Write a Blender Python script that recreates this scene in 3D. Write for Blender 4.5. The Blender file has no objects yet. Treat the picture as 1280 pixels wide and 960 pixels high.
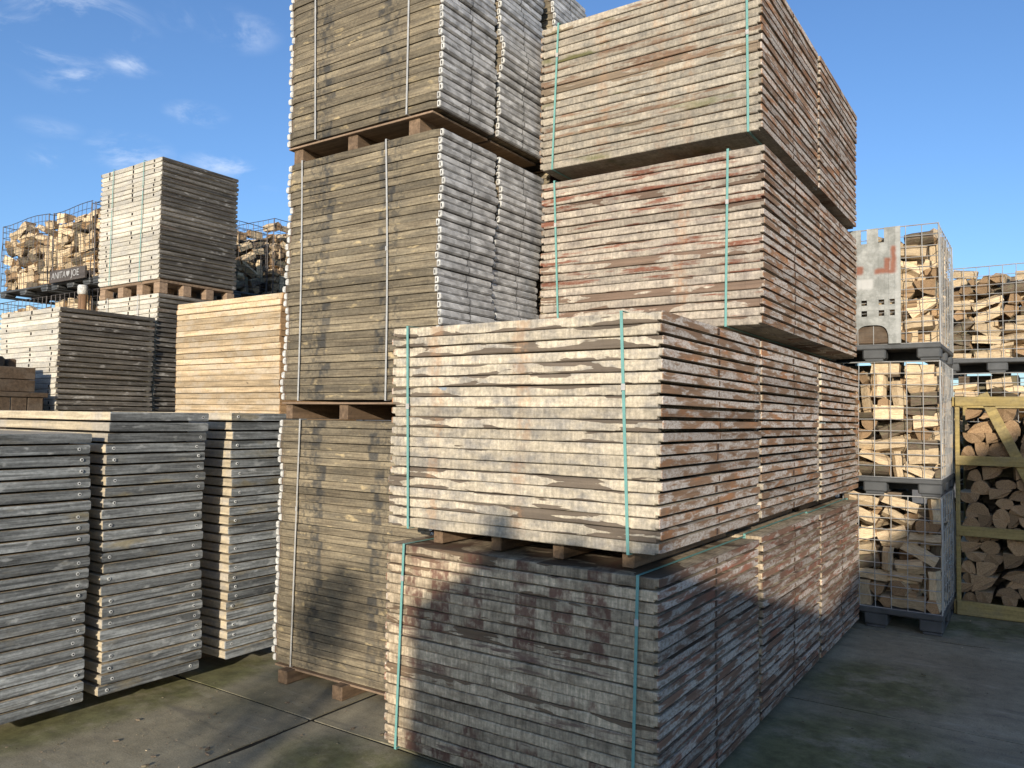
import bpy, bmesh, math, random
from mathutils import Vector, Matrix, noise as mnoise

# ------------------------------------------------------------------ camera, sky, sun, exposure
scene = bpy.context.scene
C = scene.collection
EYE = 1.694
YAW, PITCH, ROLL = math.radians(34.051), math.radians(2.532), math.radians(0.828)

cam_data = bpy.data.cameras.new("camera")
cam_data.sensor_fit = 'HORIZONTAL'
cam_data.sensor_width = 36.0
cam_data.lens = 977.92 / 1280.0 * 36.0
cam_data.clip_start = 0.05
cam_data.clip_end = 3000.0
cam = bpy.data.objects.new("camera", cam_data)
C.objects.link(cam)
_f = Vector((-math.sin(YAW) * math.cos(PITCH), math.cos(YAW) * math.cos(PITCH), math.sin(PITCH)))
_r = Vector((math.cos(YAW), math.sin(YAW), 0))
_u = _r.cross(_f)
_r2 = _r * math.cos(ROLL) + _u * math.sin(ROLL)
_u2 = _u * math.cos(ROLL) - _r * math.sin(ROLL)
cam.matrix_world = Matrix(((_r2.x, _u2.x, -_f.x, 0), (_r2.y, _u2.y, -_f.y, 0), (_r2.z, _u2.z, -_f.z, EYE), (0, 0, 0, 1)))
scene.camera = cam

SUN = Vector((-0.42, 1.0, -0.262)).normalized()          # direction the light travels
SUN_EL = math.asin(-SUN.z)
SUN_AZ = math.atan2(-SUN.x, -SUN.y)                      # clockwise from +Y

world = bpy.data.worlds.new("World")
scene.world = world
world.use_nodes = True


def build_world():
    nt = world.node_tree
    nt.nodes.clear()
    out = nt.nodes.new('ShaderNodeOutputWorld')
    bg = nt.nodes.new('ShaderNodeBackground')
    sky = nt.nodes.new('ShaderNodeTexSky')
    sky.sky_type = 'NISHITA'
    sky.sun_disc = False
    sky.sun_elevation = SUN_EL
    sky.sun_rotation = SUN_AZ
    sky.altitude = 0
    sky.air_density = 1.0
    sky.dust_density = 0.75
    sky.ozone_density = 4.0
    bg.inputs['Strength'].default_value = 0.128
    tc = nt.nodes.new('ShaderNodeTexCoord')
    # thin fair weather clouds: wisps of noise kept to a few places of the sky dome
    mp = nt.nodes.new('ShaderNodeMapping')
    mp.inputs['Scale'].default_value = (1, 1, 2.6)
    nt.links.new(tc.outputs['Generated'], mp.inputs['Vector'])
    nz = nt.nodes.new('ShaderNodeTexNoise')
    nz.inputs['Scale'].default_value = 9
    nz.inputs['Detail'].default_value = 7
    nz.inputs['Roughness'].default_value = 0.62
    nz.inputs['Distortion'].default_value = 0.5
    nt.links.new(mp.outputs[0], nz.inputs['Vector'])
    total = None
    f = 977.92
    for px, py, rx, rz, amp in ((100, 24, .062, .030, 1.0), (30, 50, .075, .022, .75), (92, 92, .045, .020, .62), (160, 80, .030, .012, .5),
                                (246, 143, .032, .012, .75), (165, 192, .042, .020, .7), (283, 206, .045, .012, .75), (330, 226, .05, .010, .6),
                                (300, 38, .04, .02, .42), (222, 18, .02, .014, .4), (65, 160, .03, .01, .25), (70, 198, .03, .012, .3)):
        d = (_f + _r2 * ((px - 640) / f) - _u2 * ((py - 480) / f)).normalized()
        s = nt.nodes.new('ShaderNodeVectorMath'); s.operation = 'SUBTRACT'
        nt.links.new(tc.outputs['Generated'], s.inputs[0]); s.inputs[1].default_value = d
        m = nt.nodes.new('ShaderNodeVectorMath'); m.operation = 'DIVIDE'
        nt.links.new(s.outputs[0], m.inputs[0]); m.inputs[1].default_value = (rx, rx, rz)
        l = nt.nodes.new('ShaderNodeVectorMath'); l.operation = 'LENGTH'
        nt.links.new(m.outputs[0], l.inputs[0])
        r = nt.nodes.new('ShaderNodeMapRange'); r.interpolation_type = 'SMOOTHSTEP'
        r.inputs['From Min'].default_value = 1.35; r.inputs['From Max'].default_value = 0.1
        r.inputs['To Max'].default_value = amp
        nt.links.new(l.outputs['Value'], r.inputs['Value'])
        if total is None:
            total = r.outputs[0]
        else:
            a = nt.nodes.new('ShaderNodeMath'); a.operation = 'MAXIMUM'
            nt.links.new(total, a.inputs[0]); nt.links.new(r.outputs[0], a.inputs[1])
            total = a.outputs[0]
    rr = nt.nodes.new('ShaderNodeMapRange'); rr.interpolation_type = 'SMOOTHSTEP'
    rr.inputs['From Min'].default_value = 0.42; rr.inputs['From Max'].default_value = 0.70
    nt.links.new(nz.outputs['Fac'], rr.inputs['Value'])
    mu = nt.nodes.new('ShaderNodeMath'); mu.operation = 'MULTIPLY'
    nt.links.new(rr.outputs[0], mu.inputs[0]); nt.links.new(total, mu.inputs[1])
    mx = nt.nodes.new('ShaderNodeMix'); mx.data_type = 'RGBA'
    nt.links.new(mu.outputs[0], mx.inputs[0])
    tn = nt.nodes.new('ShaderNodeVectorMath'); tn.operation = 'MULTIPLY'
    nt.links.new(sky.outputs[0], tn.inputs[0]); tn.inputs[1].default_value = (.90, .95, 1.05)
    nt.links.new(tn.outputs[0], mx.inputs[6])
    mx.inputs[7].default_value = (5.2, 5.6, 6.3, 1)
    nt.links.new(mx.outputs[2], bg.inputs['Color'])
    nt.links.new(bg.outputs[0], out.inputs[0])


build_world()
sun_data = bpy.data.lights.new("sun", 'SUN')
sun_data.energy = 3.7
sun_data.angle = math.radians(0.53)
sun_data.color = (1.0, 0.91, 0.78)
sun = bpy.data.objects.new("sun", sun_data)
C.objects.link(sun)
sun.rotation_euler = SUN.to_track_quat('-Z', 'Y').to_euler()
sun.location = (3, -10, 8)

scene.view_settings.view_transform = 'Standard'
scene.view_settings.look = 'None'
scene.view_settings.exposure = 0.6
scene.view_settings.gamma = 1.0
scene.cycles.max_bounces = 6

# ------------------------------------------------------------------ helpers
def thing(name, label, cat, loc=(0, 0, 0), group=None, rz=0.0):
    o = bpy.data.objects.new(name, None)
    o.empty_display_size = 0.1
    C.objects.link(o)
    o.location = loc
    o.rotation_euler = (0, 0, rz)
    tag(o, label, cat, group)
    return o


def tag(o, label=None, cat=None, group=None, kind=None):
    if label: o["label"] = label
    if cat: o["category"] = cat
    if group: o["group"] = group
    if kind: o["kind"] = kind
    return o


def link(name, mesh, parent=None, loc=(0, 0, 0), rot=(0, 0, 0), scale=(1, 1, 1)):
    o = bpy.data.objects.new(name, mesh)
    C.objects.link(o)
    o.parent = parent
    o.location = loc
    o.rotation_euler = rot
    o.scale = scale
    return o


class MB:
    """collects vertices and faces of one mesh"""
    def __init__(self):
        self.v, self.f, self.m = [], [], []

    def add(self, verts, faces, slot=0):
        b = len(self.v)
        self.v += [tuple(p) for p in verts]
        for f in faces:
            self.f.append(tuple(i + b for i in f))
            self.m.append(slot)

    def box(self, x0, x1, y0, y1, z0, z1, slot=0, bev=0.0):
        if bev <= 0:
            v = [(x, y, z) for z in (z0, z1) for y in (y0, y1) for x in (x0, x1)]
            self.add(v, [(0, 2, 3, 1), (4, 5, 7, 6), (0, 1, 5, 4), (2, 6, 7, 3), (0, 4, 6, 2), (1, 3, 7, 5)], slot)
            return
        b = min(bev, (x1 - x0) * .45, (y1 - y0) * .45, (z1 - z0) * .45)
        bm = bmesh.new()
        bmesh.ops.create_cube(bm, size=1)
        for q in bm.verts:
            q.co = Vector(((x0 + x1) / 2 + q.co.x * (x1 - x0), (y0 + y1) / 2 + q.co.y * (y1 - y0), (z0 + z1) / 2 + q.co.z * (z1 - z0)))
        bmesh.ops.bevel(bm, geom=bm.edges[:], offset=b, segments=1, affect='EDGES')
        bm.verts.index_update()
        self.add([q.co for q in bm.verts], [[q.index for q in f.verts] for f in bm.faces], slot)
        bm.free()

    def tube(self, pts, r, n=5, slot=0, cap=True):
        pts = [Vector(p) for p in pts]
        rings = []
        up = Vector((0, 0, 1))
        for i, p in enumerate(pts):
            d = (pts[min(i + 1, len(pts) - 1)] - pts[max(i - 1, 0)]).normalized()
            a = d.cross(up)
            if a.length < .05: a = d.cross(Vector((1, 0, 0)))
            a.normalize()
            b = d.cross(a)
            rr = r[i] if isinstance(r, (list, tuple)) else r
            rings.append([p + a * math.cos(2 * math.pi * k / n) * rr + b * math.sin(2 * math.pi * k / n) * rr for k in range(n)])
        v = [q for ring in rings for q in ring]
        f = []
        for i in range(len(pts) - 1):
            for k in range(n):
                f.append((i * n + k, i * n + (k + 1) % n, (i + 1) * n + (k + 1) % n, (i + 1) * n + k))
        if cap:
            f.append(tuple(range(n - 1, -1, -1)))
            f.append(tuple((len(pts) - 1) * n + k for k in range(n)))
        self.add(v, f, slot)

    def mesh(self, name, mats, smooth=False):
        me = bpy.data.meshes.new(name)
        me.from_pydata(self.v, [], self.f)
        for m in (mats if isinstance(mats, (list, tuple)) else [mats]):
            me.materials.append(m)
        me.polygons.foreach_set('material_index', self.m)
        if smooth:
            me.polygons.foreach_set('use_smooth', [True] * len(self.f))
        bm = bmesh.new(); bm.from_mesh(me)
        bmesh.ops.recalc_face_normals(bm, faces=bm.faces[:])
        bm.to_mesh(me); bm.free()
        me.update()
        return me


# ------------------------------------------------------------------ material kit
class Mat:
    def __init__(self, name, rough=0.8, metallic=0.0, spec=0.3):
        self.mat = bpy.data.materials.new(name)
        self.mat.use_nodes = True
        self.nt = self.mat.node_tree
        self.b = self.nt.nodes['Principled BSDF']
        self.b.inputs['Roughness'].default_value = rough
        self.b.inputs['Metallic'].default_value = metallic
        self.b.inputs['Specular IOR Level'].default_value = spec
        self._oi = None

    def n(self, t, **kw):
        x = self.nt.nodes.new(t)
        for k, v in kw.items(): setattr(x, k, v)
        return x

    def set(self, sock, v):
        if isinstance(v, bpy.types.NodeSocket): self.nt.links.new(v, sock)
        elif isinstance(v, (tuple, list)) and len(v) == 3 and sock.type == 'RGBA': sock.default_value = (*v, 1)
        else: sock.default_value = v

    def rnd(self, k=1.0):
        """per object random, decorrelated by k"""
        if self._oi is None: self._oi = self.n('ShaderNodeObjectInfo').outputs['Random']
        if k == 1.0: return self._oi
        return self.math('FRACT', self.math('MULTIPLY', self._oi, 37.7 * k))

    def math(self, op, a, b=0.0, c=None, clamp=False):
        x = self.n('ShaderNodeMath', operation=op, use_clamp=clamp)
        self.set(x.inputs[0], a); self.set(x.inputs[1], b)
        if c is not None: self.set(x.inputs[2], c)
        return x.outputs[0]

    def obj(self): return self.n('ShaderNodeTexCoord').outputs['Object']

    def pos(self): return self.n('ShaderNodeNewGeometry').outputs['Position']

    def sep(self, v):
        x = self.n('ShaderNodeSeparateXYZ'); self.set(x.inputs[0], v)
        return x.outputs

    def com(self, a, b, c):
        x = self.n('ShaderNodeCombineXYZ')
        for i, q in enumerate((a, b, c)): self.set(x.inputs[i], q)
        return x.outputs[0]

    def shifted(self, scale=(1, 1, 1), per_obj=True, pos=None):
        """object coordinates, scaled, moved by a per object random amount"""
        v = pos if pos is not None else self.obj()
        m = self.n('ShaderNodeVectorMath', operation='MULTIPLY')
        self.set(m.inputs[0], v); m.inputs[1].default_value = scale
        if not per_obj: return m.outputs[0]
        a = self.n('ShaderNodeVectorMath', operation='ADD')
        self.set(a.inputs[0], m.outputs[0])
        self.set(a.inputs[1], self.com(self.math('MULTIPLY', self.rnd(), 91.3), self.math('MULTIPLY', self.rnd(1.7), 57.1), self.math('MULTIPLY', self.rnd(.6), 73.9)))
        return a.outputs[0]

    def noise(self, vec, scale, detail=4, rough=.55, dist=0.0):
        x = self.n('ShaderNodeTexNoise')
        self.set(x.inputs['Vector'], vec)
        x.inputs['Scale'].default_value = scale; x.inputs['Detail'].default_value = detail
        x.inputs['Roughness'].default_value = rough; x.inputs['Distortion'].default_value = dist
        return x.outputs['Fac']

    def step(self, v, a, b, lo=0.0, hi=1.0, smooth=True):
        x = self.n('ShaderNodeMapRange')
        if smooth: x.interpolation_type = 'SMOOTHSTEP'
        self.set(x.inputs['Value'], v)
        self.set(x.inputs['From Min'], a); self.set(x.inputs['From Max'], b)
        self.set(x.inputs['To Min'], lo); self.set(x.inputs['To Max'], hi)
        return x.outputs[0]

    def mix(self, fac, a, b, blend='MIX'):
        x = self.n('ShaderNodeMix', data_type='RGBA', blend_type=blend)
        self.set(x.inputs[0], fac); self.set(x.inputs[6], a); self.set(x.inputs[7], b)
        return x.outputs[2]

    def val(self, col, v):
        """multiply a colour's value by a socket"""
        x = self.n('ShaderNodeHueSaturation')
        self.set(x.inputs['Color'], col); self.set(x.inputs['Value'], v)
        return x.outputs[0]

    def done(self, col, bump=None, strength=.3, dist=.01, rough=None):
        self.set(self.b.inputs['Base Color'], col)
        if rough is not None: self.set(self.b.inputs['Roughness'], rough)
        if bump is not None:
            x = self.n('ShaderNodeBump')
            x.inputs['Strength'].default_value = strength; x.inputs['Distance'].default_value = dist
            self.set(x.inputs['Height'], bump)
            self.nt.links.new(x.outputs[0], self.b.inputs['Normal'])
        return self.mat


def plain(name, col, rough=.7, metallic=0.0, var=.25, scale=20, spec=.3):
    m = Mat(name, rough, metallic, spec)
    n = m.noise(m.shifted(), scale, 5)
    return m.done(m.val(col, m.step(n, .25, .75, 1 - var, 1 + var, False)), n, .15)


def bands(m, x, centres, half, soft):
    """mask: 1 near any of the x positions"""
    t = None
    for c in centres:
        k = m.step(m.math('ABSOLUTE', m.math('SUBTRACT', x, c)), half + soft, half, 0, 1)
        t = k if t is None else m.math('MAXIMUM', t, k)
    return t


def front_coated(name, cream, grey, wood, tint, tintx, coat=.5, streak=.35, tint_amt=.7, red=None, red_amt=0.0, blocks=None, moss=0.0, edge=.25, dark=1.0, half_h=.025):
    """long edge of a production board: pale concrete residue over weathered wood, with stains"""
    m = Mat(name, .85)
    o = m.obj(); s = m.sep(o)
    zc = m.math('DIVIDE', m.math('ABSOLUTE', m.math('SUBTRACT', s[2], half_h)), half_h)     # 0 at mid height, 1 at the edges
    grain = m.noise(m.shifted((2.2, 30, 55)), 1.0, 6, .65)
    brush = m.noise(m.shifted((70, 10, 9)), 1.0, 4, .6)
    mid = m.noise(m.shifted((9, 9, 14)), 1.0, 5, .6)
    fine = m.noise(m.shifted((60, 60, 60)), 1.0, 4, .7)
    # coat colour
    c = m.mix(m.step(mid, .38, .72), cream, grey)
    c = m.val(c, m.step(brush, .25, .75, 1 - streak * .55, 1 + streak * .4, False))
    c = m.val(c, m.step(fine, .3, .7, .70, 1.2, False))
    c = m.val(c, m.step(m.noise(m.shifted((5, 20, 40)), 1, 5, .7), .3, .7, .78, 1.16, False))
    # bare wood
    w = m.val(wood, m.step(grain, .25, .75, .6, 1.45, False))
    if red is not None:
        rn = m.noise(m.shifted((2.6, 7, 26)), 1.0, 5, .6)
        rm = m.step(m.math('ADD', rn, m.math('MULTIPLY', m.math('SUBTRACT', m.rnd(2.3), .5), .22)), .60 - red_amt * .2, .70 - red_amt * .2)
        rm = m.math('MULTIPLY', rm, m.step(m.noise(m.shifted((30, 30, 60)), 1, 4), .3, .55, .45, 1))
        c = m.mix(rm, c, m.val(red, m.step(grain, .25, .75, .6, 1.4, False)))
    # where the coat is gone: big scalloped patches, mostly from the lower and upper edge
    big = m.noise(m.shifted((2.6, 3, 13)), 1.0, 4, .5, .5)
    lvl = m.math('ADD', big, m.math('MULTIPLY', m.math('SUBTRACT', m.math('POWER', m.rnd(1.3), 2.2), .45), .26))
    lvl = m.math('ADD', lvl, m.math('MULTIPLY', zc, edge * .4))
    bare = m.step(lvl, .70 - .10 * (1 - coat), .713 - .10 * (1 - coat))
    c = m.mix(m.math('MULTIPLY', bare, .95), c, w)
    # stains
    if tint is not None:
        t = bands(m, m.math('ADD', s[0], m.math('MULTIPLY', m.math('SUBTRACT', m.rnd(3.1), .5), .035)), tintx, .022, .03)
        t = m.math('MULTIPLY', t, m.step(m.noise(m.shifted((30, 10, 30)), 1, 3), .35, .6))
        t = m.math('MULTIPLY', t, m.step(m.rnd(4.1), .25, .5, .1, tint_amt))
        c = m.mix(t, c, tint)
    if blocks is not None:
        ctr, hw, col, amt = blocks
        t = bands(m, m.math('ADD', s[0], m.math('MULTIPLY', m.math('SUBTRACT', m.rnd(3.7), .5), .03)), ctr, hw, .010)
        t = m.math('MULTIPLY', t, m.step(zc, .98, .75))
        t = m.math('MULTIPLY', t, m.step(m.noise(m.shifted((7, 5, 5)), 1, 2), .42, .54, .0, 1))
        t = m.math('MULTIPLY', t, m.step(m.noise(m.shifted((45, 20, 30)), 1, 4), .32, .56, .25, 1))
        t = m.math('MULTIPLY', t, m.step(m.rnd(5.3), .25, .6, .08, amt))
        c = m.mix(t, c, col)
    if moss > 0:
        t = m.math('MULTIPLY', m.step(m.noise(m.shifted((3, 3, 9)), 1, 4), .55, .72), m.step(m.rnd(6.7), .72, .8, 0, moss))
        c = m.mix(t, c, (.13, .13, .04))
    # blue paint dabs on a few boards
    t = m.math('MULTIPLY', m.step(m.noise(m.shifted((5, 3, 12)), 1, 3), .72, .76), m.step(m.rnd(7.9), .8, .82, 0, .7))
    c = m.mix(t, c, (.16, .28, .42))
    if dark != 1.0: c = m.val(c, dark)
    c = m.val(c, m.step(m.rnd(9.1), 0, 1, .74, 1.14, False))
    h = m.math('ADD', m.math('MULTIPLY', grain, .5), m.math('MULTIPLY', bare, -.6))
    h = m.math('ADD', h, m.math('MULTIPLY', fine, .35))
    return m.done(c, h, .45, .006)


def rail_side(name, wood, coat, amt=.5, dark=1.0, warm=(.36, .17, .075)):
    """end rail of a board: brown wood with scraped whitish residue"""
    m = Mat(name, .82)
    grain = m.noise(m.shifted((30, 2.4, 60)), 1.0, 6, .65)
    pat = m.noise(m.shifted((8, 4.2, 26)), 1.0, 5, .62, .3)
    scr = m.noise(m.shifted((60, 40, 90)), 1.0, 5, .75)
    w = m.mix(m.step(grain, .3, .7), m_scale(wood, .65), wood)
    w = m.mix(m.step(m.noise(m.shifted((3, 3, 8)), 1, 3), .5, .66), w, warm)
    k = m.step(pat, .56 - amt * .22, .62 - amt * .12)
    k = m.math('MULTIPLY', k, m.step(scr, .36, .56, .35, 1))
    c = m.mix(m.math('MULTIPLY', k, .85), w, m.val(coat, m.step(scr, .3, .7, .75, 1.1, False)))
    c = m.val(c, m.step(m.rnd(9.1), 0, 1, .7 * dark, 1.2 * dark, False))
    return m.done(c, m.math('ADD', grain, m.math('MULTIPLY', scr, .5)), .4, .005)


def m_scale(c, k): return tuple(x * k for x in c)


def raw_wood(name, col, knot=.25, var=.35, axis='X', scale=1.0, bump=.3, grey=None, grey_amt=.4, spots=0.0, rv=(.82, 1.15)):
    m = Mat(name, .8)
    sc = {'X': (2.5, 38, 38), 'Y': (38, 2.5, 38), 'Z': (38, 38, 2.5)}[axis]
    g = m.noise(m.shifted(tuple(q * scale for q in sc)), 1.0, 6, .62, .3)
    l = m.noise(m.shifted((5, 5, 9)), 1.0, 3)
    c = m.mix(m.step(g, .28, .72), m_scale(col, 1 - var), m_scale(col, 1 + var * .5))
    if grey is not None:
        c = m.mix(m.math('MULTIPLY', m.step(l, .45, .62), grey_amt), c, grey)
    if spots:
        sp = m.noise(m.shifted((26, 26, 40)), 1, 3, .5)
        c = m.mix(m.math('MULTIPLY', m.step(sp, .66, .74), spots), c, m_scale(col, .35))
    c = m.val(c, m.step(m.noise(m.shifted((45, 45, 45)), 1, 4, .7), .3, .7, .82, 1.15, False))
    c = m.val(c, m.step(m.rnd(2.9), 0, 1, rv[0], rv[1], False))
    return m.done(c, g, bump, .006)


def tower_front(name):
    """yellow brown long edges with two dark mottled bands"""
    m = Mat(name, .8)
    o = m.obj(); s = m.sep(o)
    g = m.noise(m.shifted((3, 40, 70)), 1.0, 6, .62, .25)
    l = m.noise(m.shifted((4, 5, 16)), 1.0, 5, .6)
    c = m.mix(m.step(g, .28, .72), (.11, .086, .056), (.285, .232, .148))
    c = m.mix(m.math('MULTIPLY', m.step(l, .42, .66), .55), c, (.13, .112, .08))
    c = m.mix(m.math('MULTIPLY', m.step(m.noise(m.shifted((7, 4, 20)), 1, 3), .62, .72), .7), c, (.48, .37, .20))
    xx = m.math('ADD', s[0], m.math('MULTIPLY', m.math('SUBTRACT', m.rnd(3.3), .5), .045))
    t = bands(m, xx, (-.275, .225), .030, .02)
    t = m.math('MULTIPLY', t, m.step(m.rnd(8.3), .05, .5, .35, 1))
    t = m.math('MULTIPLY', t, m.step(m.noise(m.shifted((15, 12, 16)), 1, 2), .34, .6))
    c = m.mix(m.math('MULTIPLY', t, .8), c, (.045, .046, .045))
    t2 = bands(m, xx, (-.40, -.33, .32), .022, .03)
    t2 = m.math('MULTIPLY', t2, m.step(m.noise(m.shifted((34, 12, 30)), 1, 3), .5, .6))
    c = m.mix(m.math('MULTIPLY', t2, .6), c, (.06, .055, .045))
    c = m.val(c, m.step(m.noise(m.shifted((50, 30, 60)), 1, 4, .7), .3, .7, .75, 1.22, False))
    c = m.val(c, m.step(m.rnd(2.9), 0, 1, .66, 1.22, False))
    return m.done(c, g, .5, .006)


def zinc(name):
    m = Mat(name, .6, .1, .4)
    v = m.n('ShaderNodeTexVoronoi'); v.inputs['Scale'].default_value = 1.0
    m.set(v.inputs['Vector'], m.shifted((30, 22, 60)))
    col = m.sep(v.outputs['Color'])[0]
    l = m.noise(m.shifted((4, 9, 8)), 1, 4)
    c = m.val((.43, .42, .40), m.step(col, 0, 1, .75, 1.2, False))
    c = m.val(c, m.step(l, .3, .7, .5, 1.35, False))
    s = m.sep(m.obj())
    joint = bands(m, s[1], (0.01,), .004, .004)
    c = m.mix(m.math('MULTIPLY', joint, .7), c, (.06, .06, .06))
    return m.done(c, l, .15, .004)


MAT = {}
RED = (.20, .065, .045)
MAT['B_front'] = front_coated('pale_coated_edge', (.575, .49, .355), (.32, .29, .245), (.13, .10, .072), (.44, .25, .13), (-.46, .05), coat=.2, streak=.5, edge=.38, tint_amt=.4)
MAT['A_front'] = front_coated('grey_stained_edge', (.57, .455, .305), (.295, .225, .145), (.15, .10, .06), None, (), coat=.6, streak=.9, edge=.25,
                              blocks=((-.56, -.39, -.20, .10, .29, .47), .052, (.14, .062, .042), .85), red=(.17, .11, .08), red_amt=.05)
MAT['C_front'] = front_coated('red_brown_edge', (.46, .39, .30), (.29, .245, .20), (.165, .11, .075), (.40, .20, .10), (.25,), coat=.45, streak=.5, red=(.20, .083, .05), red_amt=.5, edge=.25, tint_amt=.4)
MAT['D_front'] = front_coated('tan_coated_edge', (.43, .37, .28), (.29, .26, .21), (.20, .15, .10), (.38, .23, .13), (-.28, .12, .30), coat=.5, streak=.45, red=(.22, .14, .09), red_amt=.2, moss=.75, edge=.2, tint_amt=.35)
MAT['A_side'] = rail_side('shaded_red_rail', (.27, .15, .092), (.57, .50, .41), .5, warm=(.29, .12, .07))  # rail copy for the bottom tier, its shade partly put into the darker colour
MAT['main_side'] = rail_side('brown_rail', (.31, .185, .105), (.60, .535, .455), .55)
MAT['T_front'] = tower_front('yellow_brown_edge')
MAT['T_recess'] = raw_wood('dark_red_wood', (.11, .065, .04), axis='X')
MAT['zinc'] = zinc('galvanised_channel')
MAT['clip'] = plain('pale_channel_end', (.50, .485, .44), .75, 0, .5, 45)
MAT['L_side'] = None
MAT['L_front'] = raw_wood('cream_plank_edge', (.52, .43, .29), axis='X', grey=(.35, .33, .30), grey_amt=.5)


def slate_side(name, base, light, yellow, amt):
    m = Mat(name, .72)
    g = m.noise(m.shifted((30, 2.2, 60)), 1, 6, .65, .4)
    l = m.noise(m.shifted((5, 3.5, 12)), 1, 4)
    k = m.noise(m.shifted((10, 9, 22)), 1, 3)
    c = m.mix(m.step(g, .32, .70), m_scale(base, .42), m_scale(base, 1.6))
    c = m.val(c, m.step(m.noise(m.shifted((3, 2.2, 5)), 1, 3), .3, .7, .7, 1.3, False))
    c = m.mix(m.math('MULTIPLY', m.step(k, .58, .72), .65), c, light)
    c = m.mix(m.math('MULTIPLY', m.step(l, .52, .7), m.step(m.rnd(4.4), .3, 1, 0, amt)), c, yellow)
    c = m.val(c, m.step(m.noise(m.shifted((50, 40, 70)), 1, 4, .7), .3, .7, .72, 1.25, False))
    c = m.val(c, m.step(m.rnd(2.9), 0, 1, .62, 1.32, False))
    return m.done(c, g, .6, .006)


MAT['L_side'] = slate_side('slate_grey_plank', (.195, .202, .195), (.44, .445, .42), (.29, .24, .14), .8)
MAT['S_front'] = raw_wood('bleached_plank_edge', (.58, .525, .42), axis='X', var=.3, grey=(.42, .40, .36), grey_amt=.5)
MAT['S_side'] = slate_side('dark_bleached_plank', (.135, .12, .10), (.46, .43, .38), (.22, .12, .06), .3)
MAT['O_front'] = raw_wood('fresh_orange_plank', (.55, .41, .245), axis='X', var=.4, spots=.9, grey=(.52, .43, .31), grey_amt=.7, rv=(.68, 1.2))
MAT['O_side'] = raw_wood('fresh_orange_end', (.42, .26, .13), axis='Y', var=.3)
MAT['bolt'] = plain('bolt_zinc', (.62, .62, .58), .5, .2)
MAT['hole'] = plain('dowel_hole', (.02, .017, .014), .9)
MAT['strap_teal'] = plain('teal_band', (.15, .33, .29), .5, 0, .12, 30, .5)
MAT['strap_grey'] = plain('grey_band', (.46, .445, .41), .45, .2, .2, 30, .5)
MAT['bearer'] = raw_wood('bearer_wood', (.19, .125, .075), axis='Y', var=.4, spots=.4)
MAT['deck'] = raw_wood('deck_plank', (.30, .205, .13), axis='X', var=.35)
MAT['log'] = raw_wood('split_wood', (.73, .56, .345), axis='X', var=.35, scale=1.0, bump=.7, grey=(.46, .33, .20), grey_amt=.5, rv=(.7, 1.15))
MAT['bark'] = raw_wood('log_bark', (.17, .125, .085), axis='X', var=.55, bump=.9, grey=(.16, .15, .085), grey_amt=.6)


def log_end(name):
    m = Mat(name, .85)
    v = m.shifted((1, 1, 1))
    r = m.noise(m.shifted((3, 22, 22)), 1, 5, .6, 1.2)
    c = m.mix(m.step(r, .3, .7), (.19, .115, .06), (.44, .29, .155))
    c = m.val(c, m.step(m.rnd(2.9), 0, 1, .62, 1.2, False))
    return m.done(c, r, .4, .005)


MAT['end'] = log_end('log_cut_end')
MAT['wire'] = plain('galvanised_wire', (.42, .41, .38), .5, .3, .25, 15, .5)
MAT['rust_wire'] = plain('dull_wire', (.085, .075, .07), .6, .4, .4, 8)
MAT['plastic'] = plain('grey_plastic', (.075, .077, .076), .55, 0, .35, 7)
MAT['crate'] = raw_wood('green_yellow_pine', (.40, .30, .115), axis='X', var=.3, grey=(.27, .22, .12), grey_amt=.5)
MAT['box_wood'] = raw_wood('stained_box_plank', (.105, .072, .045), axis='X', var=.4, grey=(.14, .11, .08), grey_amt=.5)
MAT['black'] = plain('black_rubber', (.012, .012, .013), .6)
MAT['white'] = plain('white_paint', (.36, .35, .33), .7)
MAT['sign'] = raw_wood('grey_sign_plank', (.10, .085, .075), axis='X', var=.35)
MAT['post'] = raw_wood('birch_post', (.26, .15, .08), axis='Z', var=.5)


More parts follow.
